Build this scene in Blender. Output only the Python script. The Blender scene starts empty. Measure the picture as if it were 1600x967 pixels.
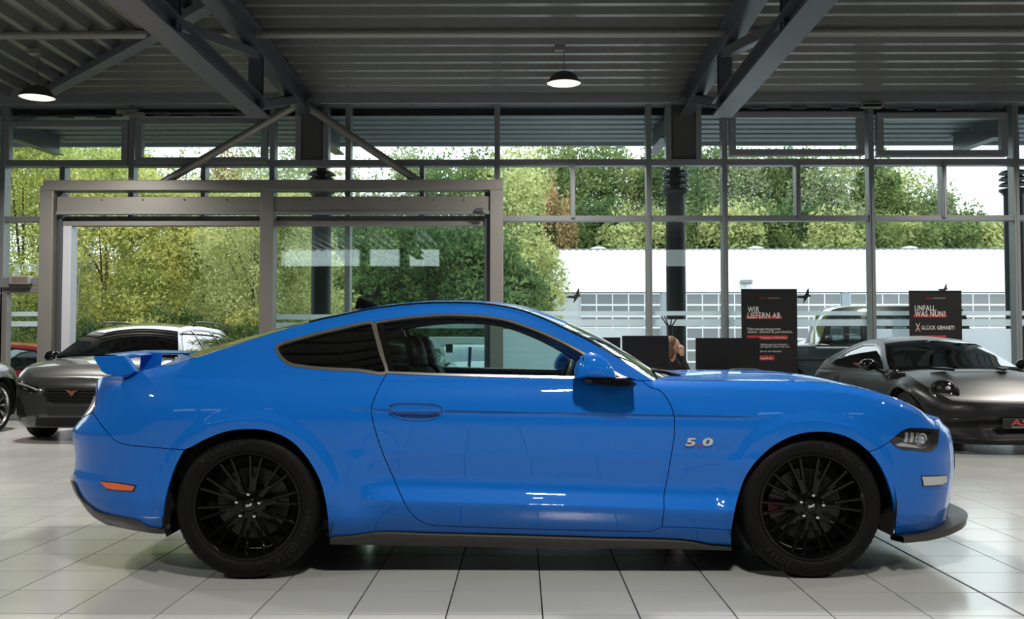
import bpy, bmesh, math, random
import numpy as np
from mathutils import Vector, Matrix
from mathutils.geometry import delaunay_2d_cdt

# ------------------------------------------------------------------ camera
FPX, CAM_H = 1556.0, 1.105
YAW, PITCH = math.atan(15.0 / FPX), math.atan(61.5 / FPX)
C_FWD = np.array([-math.sin(YAW) * math.cos(PITCH), math.cos(YAW) * math.cos(PITCH), math.sin(PITCH)])
C_RIGHT = np.array([math.cos(YAW), math.sin(YAW), 0.0])
C_UP = np.cross(C_RIGHT, C_FWD)
C_POS = np.array([0.0, 0.0, CAM_H])
scene = bpy.context.scene
COL = scene.collection
cam_data = bpy.data.cameras.new('camera')
cam_data.sensor_width = 36.0
cam_data.lens = FPX * 36.0 / 1600.0
cam_data.clip_end = 500
cam_data.dof.use_dof = False
cam_data.dof.focus_distance = 4.9
cam_data.dof.aperture_fstop = 9.0
cam = bpy.data.objects.new('camera', cam_data)
COL.objects.link(cam)
cam.matrix_world = Matrix(((C_RIGHT[0], C_UP[0], -C_FWD[0], 0), (C_RIGHT[1], C_UP[1], -C_FWD[1], 0),
                           (C_RIGHT[2], C_UP[2], -C_FWD[2], CAM_H), (0, 0, 0, 1)))
scene.camera = cam
# ------------------------------------------------------------------ sky, exposure
world = bpy.data.worlds.new('overcast_sky')
scene.world = world
world.use_nodes = True
wn = world.node_tree.nodes
wn['Background'].inputs['Color'].default_value = (0.86, 0.94, 1.0, 1)
wn['Background'].inputs['Strength'].default_value = 3.0
vs = scene.view_settings
vs.view_transform = 'Standard'
vs.look = 'None'
vs.exposure = 0.0
vs.gamma = 1.0
vs.use_curve_mapping = False
LAMP_POWER = 215.0

# ------------------------------------------------------------------ helpers
rnd = random.Random(7)
def ray(px, py):
    d = C_FWD + C_RIGHT * ((px - 800.0) / FPX) + C_UP * ((483.5 - py) / FPX)
    return d
def at_y(px, py, Y):
    d = ray(px, py); return C_POS + d * (Y / d[1])
def at_z(px, py, Z=0.0):
    d = ray(px, py); return C_POS + d * ((Z - CAM_H) / d[2])
def project(p):
    v = np.asarray(p, float) - C_POS
    w = v @ C_FWD
    return np.stack([800 + FPX * (v @ C_RIGHT) / w, 483.5 - FPX * (v @ C_UP) / w], -1)

MATS = {}
def mat(name, color=(0.5, 0.5, 0.5), rough=0.5, metal=0.0, coat=0.0, coat_rough=0.03, spec=0.5, emit=None, estr=0.0,
        noise=0.0, nscale=20.0, bump=0.0, bscale=60.0, trans=0.0, ior=1.45, alpha=1.0, nrough=0.0):
    if name in MATS: return MATS[name]
    m = bpy.data.materials.new(name); m.use_nodes = True
    nt = m.node_tree; b = nt.nodes['Principled BSDF']
    b.inputs['Base Color'].default_value = (*color, 1)
    b.inputs['Roughness'].default_value = rough
    b.inputs['Metallic'].default_value = metal
    b.inputs['Coat Weight'].default_value = coat
    b.inputs['Coat Roughness'].default_value = coat_rough
    b.inputs['Specular IOR Level'].default_value = spec
    b.inputs['IOR'].default_value = ior
    b.inputs['Transmission Weight'].default_value = trans
    b.inputs['Alpha'].default_value = alpha
    if emit is not None:
        b.inputs['Emission Color'].default_value = (*emit, 1)
        b.inputs['Emission Strength'].default_value = estr
    if noise > 0 or nrough > 0 or bump > 0:
        tc = nt.nodes.new('ShaderNodeTexCoord')
        nz = nt.nodes.new('ShaderNodeTexNoise'); nz.inputs['Scale'].default_value = nscale
        nz.inputs['Detail'].default_value = 4
        nt.links.new(tc.outputs['Object'], nz.inputs['Vector'])
        if noise > 0:
            mx = nt.nodes.new('ShaderNodeMix'); mx.data_type = 'RGBA'
            mx.inputs['A'].default_value = tuple(c * (1 - noise) for c in color) + (1,)
            mx.inputs['B'].default_value = tuple(min(1, c * (1 + noise)) for c in color) + (1,)
            nt.links.new(nz.outputs['Fac'], mx.inputs['Factor'])
            nt.links.new(mx.outputs['Result'], b.inputs['Base Color'])
        if nrough > 0:
            mr = nt.nodes.new('ShaderNodeMapRange')
            mr.inputs['To Min'].default_value = max(0, rough - nrough); mr.inputs['To Max'].default_value = rough + nrough
            nt.links.new(nz.outputs['Fac'], mr.inputs['Value']); nt.links.new(mr.outputs['Result'], b.inputs['Roughness'])
        if bump > 0:
            n2 = nt.nodes.new('ShaderNodeTexNoise'); n2.inputs['Scale'].default_value = bscale
            nt.links.new(tc.outputs['Object'], n2.inputs['Vector'])
            bp = nt.nodes.new('ShaderNodeBump'); bp.inputs['Strength'].default_value = bump
            bp.inputs['Distance'].default_value = 0.01
            nt.links.new(n2.outputs['Fac'], bp.inputs['Height']); nt.links.new(bp.outputs['Normal'], b.inputs['Normal'])
    MATS[name] = m
    return m
def glass_mat(name, tint=(0.9, 0.95, 0.93), refl=0.08, rough=0.0, frost=0.0, frost_col=(0.8, 0.85, 0.9)):
    """thin pane: straight-through tint plus a fresnel-weighted mirror; frost mixes in a translucent film"""
    if name in MATS: return MATS[name]
    m = bpy.data.materials.new(name); m.use_nodes = True
    nt = m.node_tree; nt.nodes.clear()
    out = nt.nodes.new('ShaderNodeOutputMaterial')
    tr = nt.nodes.new('ShaderNodeBsdfTransparent'); tr.inputs['Color'].default_value = (*tint, 1)
    gl = nt.nodes.new('ShaderNodeBsdfGlossy'); gl.inputs['Roughness'].default_value = rough
    gl.inputs['Color'].default_value = (1, 1, 1, 1)
    lw = nt.nodes.new('ShaderNodeLayerWeight'); lw.inputs['Blend'].default_value = 0.5
    pw = nt.nodes.new('ShaderNodeMath'); pw.operation = 'POWER'; pw.inputs[1].default_value = 3.5
    nt.links.new(lw.outputs['Facing'], pw.inputs[0])
    mr = nt.nodes.new('ShaderNodeMapRange')
    mr.inputs['To Min'].default_value = refl; mr.inputs['To Max'].default_value = 0.9
    nt.links.new(pw.outputs[0], mr.inputs['Value'])
    mx = nt.nodes.new('ShaderNodeMixShader')
    nt.links.new(mr.outputs['Result'], mx.inputs['Fac'])
    base = tr
    if frost > 0:
        tl = nt.nodes.new('ShaderNodeBsdfTranslucent'); tl.inputs['Color'].default_value = (*frost_col, 1)
        df = nt.nodes.new('ShaderNodeBsdfDiffuse'); df.inputs['Color'].default_value = (*frost_col, 1)
        m2 = nt.nodes.new('ShaderNodeMixShader'); m2.inputs['Fac'].default_value = 0.35
        nt.links.new(tl.outputs[0], m2.inputs[1]); nt.links.new(df.outputs[0], m2.inputs[2])
        m3 = nt.nodes.new('ShaderNodeMixShader'); m3.inputs['Fac'].default_value = frost
        nt.links.new(tr.outputs[0], m3.inputs[1]); nt.links.new(m2.outputs[0], m3.inputs[2])
        base = m3
    nt.links.new(base.outputs[0], mx.inputs[1]); nt.links.new(gl.outputs[0], mx.inputs[2])
    nt.links.new(mx.outputs[0], out.inputs['Surface'])
    MATS[name] = m
    return m

def tag(o, label=None, cat=None, group=None, kind=None):
    if label: o['label'] = label
    if cat: o['category'] = cat
    if group: o['group'] = group
    if kind: o['kind'] = kind
    return o
def thing(name, label=None, cat=None, loc=(0, 0, 0), rz=0.0, group=None, kind=None):
    o = bpy.data.objects.new(name, None); COL.objects.link(o)
    o.empty_display_size = 0.1
    o.location = loc; o.rotation_euler = (0, 0, rz)
    return tag(o, label, cat, group, kind)
def link(name, me, m=None, parent=None, loc=None):
    o = bpy.data.objects.new(name, me); COL.objects.link(o)
    if m is not None and not me.materials: me.materials.append(m)
    if parent is not None: o.parent = parent
    if loc is not None: o.location = loc
    return o
def copy_tree(o, parent=None):
    c = o.copy(); COL.objects.link(c); c.parent = parent
    for ch in list(o.children): copy_tree(ch, c)
    return c

class MB:
    """collects shapes for ONE mesh"""
    def __init__(s): s.v, s.f = [], []
    def add(s, v, f):
        k = len(s.v); s.v += [tuple(map(float, p)) for p in v]; s.f += [tuple(i + k for i in q) for q in f]; return s
    def box(s, x0, x1, y0, y1, z0, z1):
        return s.add([(x0, y0, z0), (x1, y0, z0), (x1, y1, z0), (x0, y1, z0), (x0, y0, z1), (x1, y0, z1), (x1, y1, z1), (x0, y1, z1)],
                     [(3, 2, 1, 0), (4, 5, 6, 7), (0, 1, 5, 4), (1, 2, 6, 5), (2, 3, 7, 6), (3, 0, 4, 7)])
    def bar(s, p0, p1, w, h, up=(0, 0, 1)):
        """rectangular bar from p0 to p1; w across, h along up"""
        p0, p1 = np.array(p0, float), np.array(p1, float)
        d = p1 - p0; d /= np.linalg.norm(d)
        up = np.array(up, float); sd = np.cross(d, up); n = np.linalg.norm(sd)
        if n < 1e-6: sd = np.cross(d, (1, 0, 0)); n = np.linalg.norm(sd)
        sd /= n; u = np.cross(sd, d)
        c = [(-w / 2, -h / 2), (w / 2, -h / 2), (w / 2, h / 2), (-w / 2, h / 2)]
        v = [p + sd * a + u * b for p in (p0, p1) for a, b in c]
        return s.add(v, [(3, 2, 1, 0), (4, 5, 6, 7), (0, 1, 5, 4), (1, 2, 6, 5), (2, 3, 7, 6), (3, 0, 4, 7)])
    def prism(s, p0, p1, prof, up=(0, 0, 1)):
        """sweep closed 2D profile (side, up) from p0 to p1"""
        p0, p1 = np.array(p0, float), np.array(p1, float)
        d = p1 - p0; d /= np.linalg.norm(d)
        sd = np.cross(d, np.array(up, float)); sd /= np.linalg.norm(sd); u = np.cross(sd, d)
        n = len(prof)
        v = [p + sd * a + u * b for p in (p0, p1) for a, b in prof]
        f = [(i, (i + 1) % n, n + (i + 1) % n, n + i) for i in range(n)]
        return s.add(v, f + [tuple(range(n))[::-1], tuple(range(n, 2 * n))])
    def tube(s, pts, r, n=10, caps=True):
        pts = [np.array(p, float) for p in pts]
        rs = r if hasattr(r, '__len__') else [r] * len(pts)
        v, f = [], []
        ref = None
        for i, p in enumerate(pts):
            a = pts[max(0, i - 1)]; b = pts[min(len(pts) - 1, i + 1)]
            d = (b - a) / np.linalg.norm(b - a)
            if ref is None:
                ref = np.array((0, 0, 1.0)) if abs(d[2]) < 0.9 else np.array((1.0, 0, 0))
            sd = np.cross(d, ref); sd /= np.linalg.norm(sd); u = np.cross(sd, d); ref = u
            for k in range(n):
                t = 2 * math.pi * k / n
                v.append(p + (sd * math.cos(t) + u * math.sin(t)) * rs[i])
        for i in range(len(pts) - 1):
            for k in range(n):
                k2 = (k + 1) % n
                f.append((i * n + k, i * n + k2, (i + 1) * n + k2, (i + 1) * n + k))
        if caps:
            f.append(tuple(range(n))[::-1]); f.append(tuple((len(pts) - 1) * n + k for k in range(n)))
        return s.add(v, f)
    def lathe(s, prof, n=24, axis='z', c=(0, 0, 0), close=False):
        """prof: list of (r, h). axis: which world axis h runs along"""
        v, f = [], []
        for r, h in prof:
            for k in range(n):
                t = 2 * math.pi * k / n
                a, b = r * math.cos(t), r * math.sin(t)
                p = {'z': (a, b, h), 'y': (a, h, b), 'x': (h, a, b)}[axis]
                v.append((p[0] + c[0], p[1] + c[1], p[2] + c[2]))
        m = len(prof)
        for i in range(m if close else m - 1):
            i2 = (i + 1) % m
            for k in range(n):
                k2 = (k + 1) % n
                q = (i * n + k, i * n + k2, i2 * n + k2, i2 * n + k)
                f.append(q if axis != 'y' else q[::-1])
        return s.add(v, f)
    def ball(s, c, r, n=12, m=8):
        rr = r if hasattr(r, '__len__') else (r, r, r)
        v, f = [], []
        for i in range(m + 1):
            a = math.pi * i / m - math.pi / 2
            for k in range(n):
                t = 2 * math.pi * k / n
                v.append((c[0] + rr[0] * math.cos(a) * math.cos(t), c[1] + rr[1] * math.cos(a) * math.sin(t), c[2] + rr[2] * math.sin(a)))
        for i in range(m):
            for k in range(n):
                k2 = (k + 1) % n
                f.append((i * n + k, i * n + k2, (i + 1) * n + k2, (i + 1) * n + k))
        return s.add(v, f)
    def grid(s, rows, flip=False):
        """rows: list of equally long lists of points"""
        n = len(rows[0]); v = [p for r in rows for p in r]
        f = [(i * n + j, i * n + j + 1, (i + 1) * n + j + 1, (i + 1) * n + j) for i in range(len(rows) - 1) for j in range(n - 1)]
        return s.add(v, [q[::-1] for q in f] if flip else f)
    def poly(s, pts, n, t):
        """flat outline pts (3D) given thickness t along n"""
        n = np.array(n, float); k = len(pts)
        v = [np.array(p, float) for p in pts] + [np.array(p, float) - n * t for p in pts]
        return s.add(v, [tuple(range(k)), tuple(range(2 * k - 1, k - 1, -1))] + [(i, k + i, k + (i + 1) % k, (i + 1) % k) for i in range(k)])
    def xf(s, M):
        s.v = [tuple(M @ Vector(p)) for p in s.v]; return s
    def mesh(s, name, smooth=None):
        me = bpy.data.meshes.new(name); me.from_pydata(s.v, [], s.f)
        if smooth is not None:
            me.polygons.foreach_set('use_smooth', [True] * len(me.polygons))
            me.set_sharp_from_angle(angle=math.radians(smooth))
        me.update(); return me
    def build(s, name, m, parent=None, smooth=None, bevel=0.0, loc=None, bseg=2):
        me = s.mesh(name, smooth)
        bm = bmesh.new(); bm.from_mesh(me); bmesh.ops.recalc_face_normals(bm, faces=bm.faces)
        bm.to_mesh(me); bm.free()
        o = link(name, me, m, parent, loc)
        if bevel > 0:
            b = o.modifiers.new('edges', 'BEVEL'); b.width = bevel; b.segments = bseg; b.limit_method = 'ANGLE'
            b.harden_normals = False
        return o

def smoothstep(a, b, x):
    t = np.clip((np.asarray(x, float) - a) / (b - a), 0, 1); return t * t * (3 - 2 * t)
def pchip(xs, ys):
    xs, ys = np.array(xs, float), np.array(ys, float)
    h = np.diff(xs); d = np.diff(ys) / h
    m = np.zeros_like(ys); m[0], m[-1] = d[0], d[-1]
    for i in range(1, len(xs) - 1):
        if d[i - 1] * d[i] > 0:
            w1, w2 = 2 * h[i] + h[i - 1], h[i] + 2 * h[i - 1]
            m[i] = (w1 + w2) / (w1 / d[i - 1] + w2 / d[i])
    def fn(x):
        x = np.asarray(x, float); xc = np.clip(x, xs[0], xs[-1])
        i = np.clip(np.searchsorted(xs, xc) - 1, 0, len(xs) - 2)
        t = (xc - xs[i]) / h[i]
        return ((2 * t**3 - 3 * t**2 + 1) * ys[i] + (t**3 - 2 * t**2 + t) * h[i] * m[i]
                + (-2 * t**3 + 3 * t**2) * ys[i + 1] + (t**3 - t**2) * h[i] * m[i + 1])
    return fn
def crom(pts, step):
    """centripetal-ish smooth curve through pts, resampled at about step"""
    P = np.array(pts, float)
    if len(P) < 3:
        n = max(1, int(np.linalg.norm(P[-1] - P[0]) / step)); return [P[0] + (P[-1] - P[0]) * i / n for i in range(n + 1)]
    d = np.r_[0, np.cumsum(np.sqrt(np.linalg.norm(np.diff(P, axis=0), axis=1)))]
    Q = np.vstack([2 * P[0] - P[1], P, 2 * P[-1] - P[-2]])
    t = np.r_[2 * d[0] - d[1], d, 2 * d[-1] - d[-2]]
    out = []
    for i in range(1, len(P)):
        p0, p1, p2, p3 = Q[i - 1:i + 3]; t0, t1, t2, t3 = t[i - 1:i + 3]
        n = max(1, int(np.linalg.norm(p2 - p1) / step))
        for k in range(n):
            s = t1 + (t2 - t1) * k / n
            a1 = (t1 - s) / (t1 - t0) * p0 + (s - t0) / (t1 - t0) * p1
            a2 = (t2 - s) / (t2 - t1) * p1 + (s - t1) / (t2 - t1) * p2
            a3 = (t3 - s) / (t3 - t2) * p2 + (s - t2) / (t3 - t2) * p3
            b1 = (t2 - s) / (t2 - t0) * a1 + (s - t0) / (t2 - t0) * a2
            b2 = (t3 - s) / (t3 - t1) * a2 + (s - t1) / (t3 - t1) * a3
            out.append((t2 - s) / (t2 - t1) * b1 + (s - t1) / (t2 - t1) * b2)
    out.append(P[-1])
    return out
def join(*curves):
    """closed ring from consecutive curves (shared end points dropped)"""
    ring = []
    for c in curves:
        for p in c:
            if not ring or np.linalg.norm(np.array(p) - ring[-1]) > 1e-4: ring.append(np.array(p, float))
    if np.linalg.norm(ring[0] - ring[-1]) < 1e-4: ring.pop()
    return ring
def in_poly(pts, ring):
    x, y = pts[:, 0], pts[:, 1]; ins = np.zeros(len(pts), bool); n = len(ring)
    for i in range(n):
        x0, y0 = ring[i]; x1, y1 = ring[(i + 1) % n]
        if y0 == y1: continue
        c = ((y0 > y) != (y1 > y)) & (x < (x1 - x0) * (y - y0) / (y1 - y0) + x0)
        ins ^= c
    return ins
def near_ring(pts, ring, d):
    R = np.array(ring); S = np.roll(R, -1, 0); bad = np.zeros(len(pts), bool)
    for a, b in zip(R, S):
        ab = b - a; L = ab @ ab
        t = np.clip(((pts - a) @ ab) / max(L, 1e-12), 0, 1)
        q = pts - (a + t[:, None] * ab)
        bad |= (q * q).sum(1) < d * d
    return bad
def area2(ring):
    R = np.array(ring); S = np.roll(R, -1, 0); return 0.5 * np.sum(R[:, 0] * S[:, 1] - S[:, 0] * R[:, 1])
def inset(ring, g):
    R = np.array(ring)
    if area2(R) < 0: R = R[::-1]
    a = R - np.roll(R, 1, 0); b = np.roll(R, -1, 0) - R
    a /= np.maximum(np.linalg.norm(a, axis=1)[:, None], 1e-9); b /= np.maximum(np.linalg.norm(b, axis=1)[:, None], 1e-9)
    na = np.stack([-a[:, 1], a[:, 0]], 1); nb = np.stack([-b[:, 1], b[:, 0]], 1)
    n = na + nb; n /= np.maximum((n * na).sum(1), 0.35)[:, None] * 1.0 + 1e-9
    return [p for p in R + n * g / 1.0 * 1.0]
def text_mesh(s, size, extrude=0.0, bold=0.0, align='CENTER', shear=0.0, res=3, sx=1.0, space=1.0):
    cu = bpy.data.curves.new('lettering', 'FONT'); cu.body = s; cu.size = size; cu.extrude = extrude
    cu.offset = bold; cu.align_x = align; cu.align_y = 'CENTER'; cu.shear = shear; cu.space_character = space; cu.resolution_u = res
    o = bpy.data.objects.new('lettering', cu); COL.objects.link(o)
    dg = bpy.context.evaluated_depsgraph_get()
    me = bpy.data.meshes.new_from_object(o.evaluated_get(dg))
    bpy.data.objects.remove(o); bpy.data.curves.remove(cu)
    if sx != 1.0: me.transform(Matrix.Diagonal((sx, 1, 1, 1)))
    return me
FACE_CAM = Matrix.Rotation(math.pi / 2, 4, 'X')      # text plane -> upright, facing -Y

# ------------------------------------------------------------------ the showroom hall
FY = 15.5                                   # inside face of the glass wall
def FX(px, py=300, Y=FY): return float(at_y(px, py, Y)[0])
def FZ(py, px=900, Y=FY): return float(at_y(px, py, Y)[2])
ALU = mat('grey_aluminium', (.22, .235, .245), .36, .35, noise=.06, nscale=3)
ALU2 = mat('warm_grey_aluminium', (.215, .205, .190), .40, .35, noise=.06, nscale=3)
STEEL = mat('anthracite_steel', (.075, .080, .096), .32, .35, noise=.10, nscale=2)
GLASS = glass_mat('facade_glass', (.93, .965, .955), .045)

# floor: raised tiles over dark joints
def tile_mat():
    m = mat('floor_tile', (.40, .40, .385), .30)
    nt = m.node_tree; b = nt.nodes['Principled BSDF']; N = nt.nodes.new; L = nt.links.new
    geo = N('ShaderNodeNewGeometry')
    add = N('ShaderNodeVectorMath'); add.operation = 'ADD'; add.inputs[1].default_value = (-.087, -.19, 0)
    sn = N('ShaderNodeVectorMath'); sn.operation = 'SNAP'; sn.inputs[1].default_value = (.4, .4, 50)
    L(geo.outputs['Position'], add.inputs[0]); L(add.outputs[0], sn.inputs[0])
    wn_ = N('ShaderNodeTexWhiteNoise'); L(sn.outputs[0], wn_.inputs['Vector'])
    n1 = N('ShaderNodeTexNoise'); n1.inputs['Scale'].default_value = 55; n1.inputs['Detail'].default_value = 5; L(geo.outputs['Position'], n1.inputs['Vector'])
    n2 = N('ShaderNodeTexNoise'); n2.inputs['Scale'].default_value = 1.3; n2.inputs['Detail'].default_value = 3; L(geo.outputs['Position'], n2.inputs['Vector'])
    def mul(a, k, c):
        q = N('ShaderNodeMath'); q.operation = 'MULTIPLY_ADD'; L(a, q.inputs[0]); q.inputs[1].default_value = k; q.inputs[2].default_value = c; return q.outputs[0]
    s1 = N('ShaderNodeMath'); s1.operation = 'ADD'; L(mul(wn_.outputs['Value'], .10, -.05), s1.inputs[0]); L(mul(n1.outputs['Fac'], .07, -.035), s1.inputs[1])
    s2 = N('ShaderNodeMath'); s2.operation = 'ADD'; L(s1.outputs[0], s2.inputs[0]); L(mul(n2.outputs['Fac'], .16, .92), s2.inputs[1])
    vm = N('ShaderNodeVectorMath'); vm.operation = 'SCALE'; vm.inputs[0].default_value = (.425, .437, .428); L(s2.outputs[0], vm.inputs['Scale'])
    L(vm.outputs[0], b.inputs['Base Color'])
    L(mul(n2.outputs['Fac'], .10, .13), b.inputs['Roughness']); b.inputs['Specular IOR Level'].default_value = .75
    return m
TILE = tile_mat()
floor = thing('floor', 'grey stone tile floor with dark joints across the showroom', 'floor', kind='structure')
mb = MB(); mb.box(-14, 14, -9, 15.62, -.06, -.006); mb.build('joint_bed', mat('dark_grout', (.014, .014, .013), .8), floor)
g = .0034; tiles = []
for i in range(-36, 35):
    for j in range(-23, 40):
        x0, y0 = .087 + .4 * i, .19 + .4 * j - .4
        if x0 < -13.9 or x0 > 13.6 or y0 < -9 or y0 > 15.2: continue
        tiles.append((x0, y0, i))
def tile_geo(mb, x0, y0, w, d, right_joint=False):
    x1 = w - (.012 if right_joint else g)
    mb.add([(x0 + g, y0 + g, -.007), (x0 + x1, y0 + g, -.007), (x0 + x1, y0 + d - g, -.007), (x0 + g, y0 + d - g, -.007),
            (x0 + g, y0 + g, 0), (x0 + x1, y0 + g, 0), (x0 + x1, y0 + d - g, 0), (x0 + g, y0 + d - g, 0)],
           [(0, 1, 5, 4), (1, 2, 6, 5), (2, 3, 7, 6), (3, 0, 4, 7), (4, 5, 6, 7)])
mb = MB(); tile_geo(mb, 0, 0, .4, .4); tm = mb.mesh('tile'); tm.materials.append(TILE)
mb = MB(); tile_geo(mb, 0, 0, .4, .4, True); tm2 = mb.mesh('tile'); tm2.materials.append(TILE)
def seen(t):
    x, y = t[0] + .2, t[1] + .2
    if y < 3.7: return 1e9
    q = project((x, y, 0))
    if not (-60 < q[0] < 1660 and q[1] < 1010): return 1e9
    if abs(x) < 2.0 and 4.9 < y < 6.5: return y + 4
    return y
order = sorted(tiles, key=seen)
for t in order[:300]:
    link('tile', tm2 if t[2] == 4 else tm, None, floor, (t[0], t[1], 0))
mb = MB()
for t in order[300:]: tile_geo(mb, t[0], t[1], .4, .4, t[2] == 4)
tag(mb.build('distant_tiles', TILE, floor), kind='stuff')

# ---- glass wall
wall = thing('wall_back', 'tall glazed wall of grey aluminium mullions with clear panes', 'wall', (0, FY, 0), kind='structure')
zA, zB, zT = FZ(342), FZ(255), FZ(165)
def local(mb): mb.xf(Matrix.Translation((0, -FY, 0))); return mb
def mull(px, z0, z1, w=.085, py=300, d0=-.10, d1=.10):
    x = FX(px, py); mb = MB(); mb.box(x - w / 2, x + w / 2, FY + d0, FY + d1, z0, z1); local(mb).build('mullion', ALU, wall, bevel=.006)
    mb = MB(); mb.box(x - .012, x + .012, FY + d0 - .012, FY + d0 + .0, z0, z1); local(mb).build('cover_strip', ALU, wall)
def tran(pa, pb, z, h=.08, d0=-.075, d1=.09):
    mb = MB(); mb.box(FX(pa), FX(pb), FY + d0, FY + d1, z - h / 2, z + h / 2); local(mb).build('transom', ALU, wall, bevel=.006)
def pane(pa, pb, z0, z1, m=None):
    mb = MB(); mb.box(FX(pa), FX(pb), FY + .01, FY + .022, z0, z1); return local(mb).build('pane', m or GLASS, wall)
LEFT, RIGHT = [-700, -590, -480, -330, -215, -104], [1700, 1815, 1930, 2050, 2170]
FULL = LEFT[::2] + [8, 427, 545, 777, 1013, 1131, 1359, 1584] + RIGHT[::2]
for p in FULL: mull(p, .0, zT + .1)
mull(101, zA, zB); mull(208, zA, zT + .1)
for p in (320, 660, 895, 1245, 1472): mull(p, zA, zB, w=.07)
mull(467, zB, zT); mull(510, zB, zT); mull(1044, zB, zT); mull(1091, zB, zT)
edges = sorted(FULL + [208])
tran(-700, 2170, zA, .085); tran(-700, 2170, zB, .10)
mb = MB(); mb.box(-13.9, 13.9, FY - .16, FY + .14, zT, zT + .26); local(mb).build('head_beam', ALU, wall, bevel=.01)
mb = MB(); mb.box(-13.9, 13.9, FY - .05, FY + .12, zT + .26, 5.6); local(mb).build('head_panel', mat('dark_gap', (.02, .02, .02), .7), wall)
for a, b in zip(edges[:-1], edges[1:]):
    pane(a, b, zB, zT)
mid = sorted(FULL + [101, 208, 320, 660, 895, 1245, 1472])
for a, b in zip(mid[:-1], mid[1:]): pane(a, b, zA, zB)
low = [(-700, -480), (-480, -215), (-215, 8), (427, 545), (545, 777), (777, 1013), (1013, 1131), (1131, 1359), (1359, 1584), (1584, 1815), (1815, 2050)]
for a, b in low:
    pane(a, b, .12, zA)
    mb = MB(); mb.box(FX(a), FX(b), FY - .06, FY + .08, 0, .13); local(mb).build('bottom_rail', ALU, wall, bevel=.006)
for a, b in ((470, 508), (1046, 1090)):
    mb = MB(); mb.box(FX(a, 210), FX(b, 210), FY - .03, FY + .03, zB + .05, zT); mb.box(FX(a + 4, 210), FX(b - 4, 210), FY - .045, FY - .03, zB + .12, zT - .12)
    local(mb).build('infill_panel', mat('infill_grey', (.06, .062, .06), .5), wall)
# adhesive film on the panes
FILM = glass_mat('etched_film', (.9, .95, .95), .05, frost=.55, frost_col=(.75, .82, .85))
FILM2 = glass_mat('etched_film_dense', (.9, .95, .95), .05, frost=.94, frost_col=(.80, .87, .92))
def film(pa, pb, ya, yb, m=FILM):
    xa, xb = sorted((FX(pa, 500), FX(pb, 500)))
    mb = MB(); mb.box(xa + .045, xb - .045, FY + .006, FY + .0085, FZ(yb), FZ(ya)); local(mb).build('etched_stripe', m, wall)
for a, b in low[3:]:
    film(a, b, 486 + (5 if a < 700 else 0), 493 + (6 if a < 700 else 0)); film(a, b, 499 + (5 if a < 700 else 0), 509 + (4 if a < 700 else 0))
for a, b in ((777, 1013), (1359, 1584), (1815, 2050)): film(a, b, 514, 640, FILM2)
# ---- top-hung windows with chain drive
for n, (a, b, ya, yb) in enumerate(((12, 205, 190, 261), (217, 421, 186, 257), (1137, 1346, 178, 246), (1366, 1568, 180, 248))):
    wdw = thing('window_%d' % (n + 1), None, None, (0, FY, 0), kind='structure')
    tag(wdw, ['top-hung window above the entrance door at the far edge', 'top-hung window above the open gateway, crossed by a tube',
              'top-hung window right of the roof truss with closed sash', 'top-hung window with a roof beam showing behind its glass'][n], 'window')
    x0, x1, z0, z1 = FX(a, 220), FX(b, 220), FZ(yb), FZ(ya)
    for q in ((x0, x1, z0, z0 + .10), (x0, x1, z1 - .10, z1), (x0, x0 + .10, z0 + .1, z1 - .1), (x1 - .10, x1, z0 + .1, z1 - .1)):
        mb = MB(); mb.box(q[0], q[1], FY - .15, FY - .02, q[2], q[3]); local(mb).build('sash_bar', ALU, wdw, bevel=.01)
    mb = MB(); mb.box(x0 + .09, x1 - .09, FY - .07, FY - .055, z0 + .09, z1 - .09); local(mb).build('pane', GLASS, wdw)
    mb = MB(); mb.tube([(x0 + .1, FY - .19, z1 + .06), (x1 - .1, FY - .19, z1 + .06)], .012, 8); local(mb).build('drive_rod', STEEL, wdw)
    for t in (.15, .45, .75):
        xx = x0 + (x1 - x0) * t; mb = MB(); mb.box(xx, xx + .24, FY - .21, FY - .16, z1 + .03, z1 + .075); local(mb).build('bracket', STEEL, wdw)
    mb = MB(); xx = x1 - .05 if n in (0, 2) else x0 - .28; mb.box(xx, xx + .33, FY - .23, FY - .16, z1 + .05, z1 + .115); local(mb).build('drive_motor', ALU2, wdw, bevel=.008)
# ---- gateway: steel portal, track, open leaf
GY = FY - .30
gate = thing('door_1', 'wide sliding gateway in the glass wall, its opening standing open', 'door', (0, GY, 0), kind='structure')
def gbox(name, a, b, ya, yb, m, d0=-.10, d1=.10, bevel=.008, py=300):
    z1 = FZ(ya, (a + b) / 2, GY) ; z0 = 0.0 if yb is None else FZ(yb, (a + b) / 2, GY)
    mb = MB(); mb.box(FX(a, py, GY), FX(b, py, GY), GY + d0, GY + d1, z0, z1); mb.xf(Matrix.Translation((0, -GY, 0))); return mb.build(name, m, gate, bevel=bevel)
gbox('post', 68, 89, 292, None, ALU2, -.12, .12); gbox('post', 409, 430, 298, None, ALU2); gbox('post', 766, 786, 290, None, ALU2, -.12, .12)
gbox('header', 73, 786, 283, 299, ALU2, -.13, .13)
gbox('track_housing', 92, 766, 308, 333, ALU2, -.06, .16)
gbox('track_lip', 92, 766, 331, 336, ALU, -.09, .0)
for p in (162, 226, 290, 356, 485, 552, 625, 678, 725):
    z = FZ(313, p, GY); mb = MB(); mb.lathe([(.001, -.075), (.012, -.072), (.014, -.06)], 10, 'y', c=(FX(p, 313, GY), 0, z)); mb.build('bolt', STEEL, gate)
gbox('lower_rail', 92, 766, 344, 352, ALU2, .05, .20)
gbox('jamb', 92, 97, 300, None, STEEL, .0, .2)
gbox('jamb', 97, 110, 352, None, mat('jamb_white', (.50, .52, .56), .35, .2), .05, .28)
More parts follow.
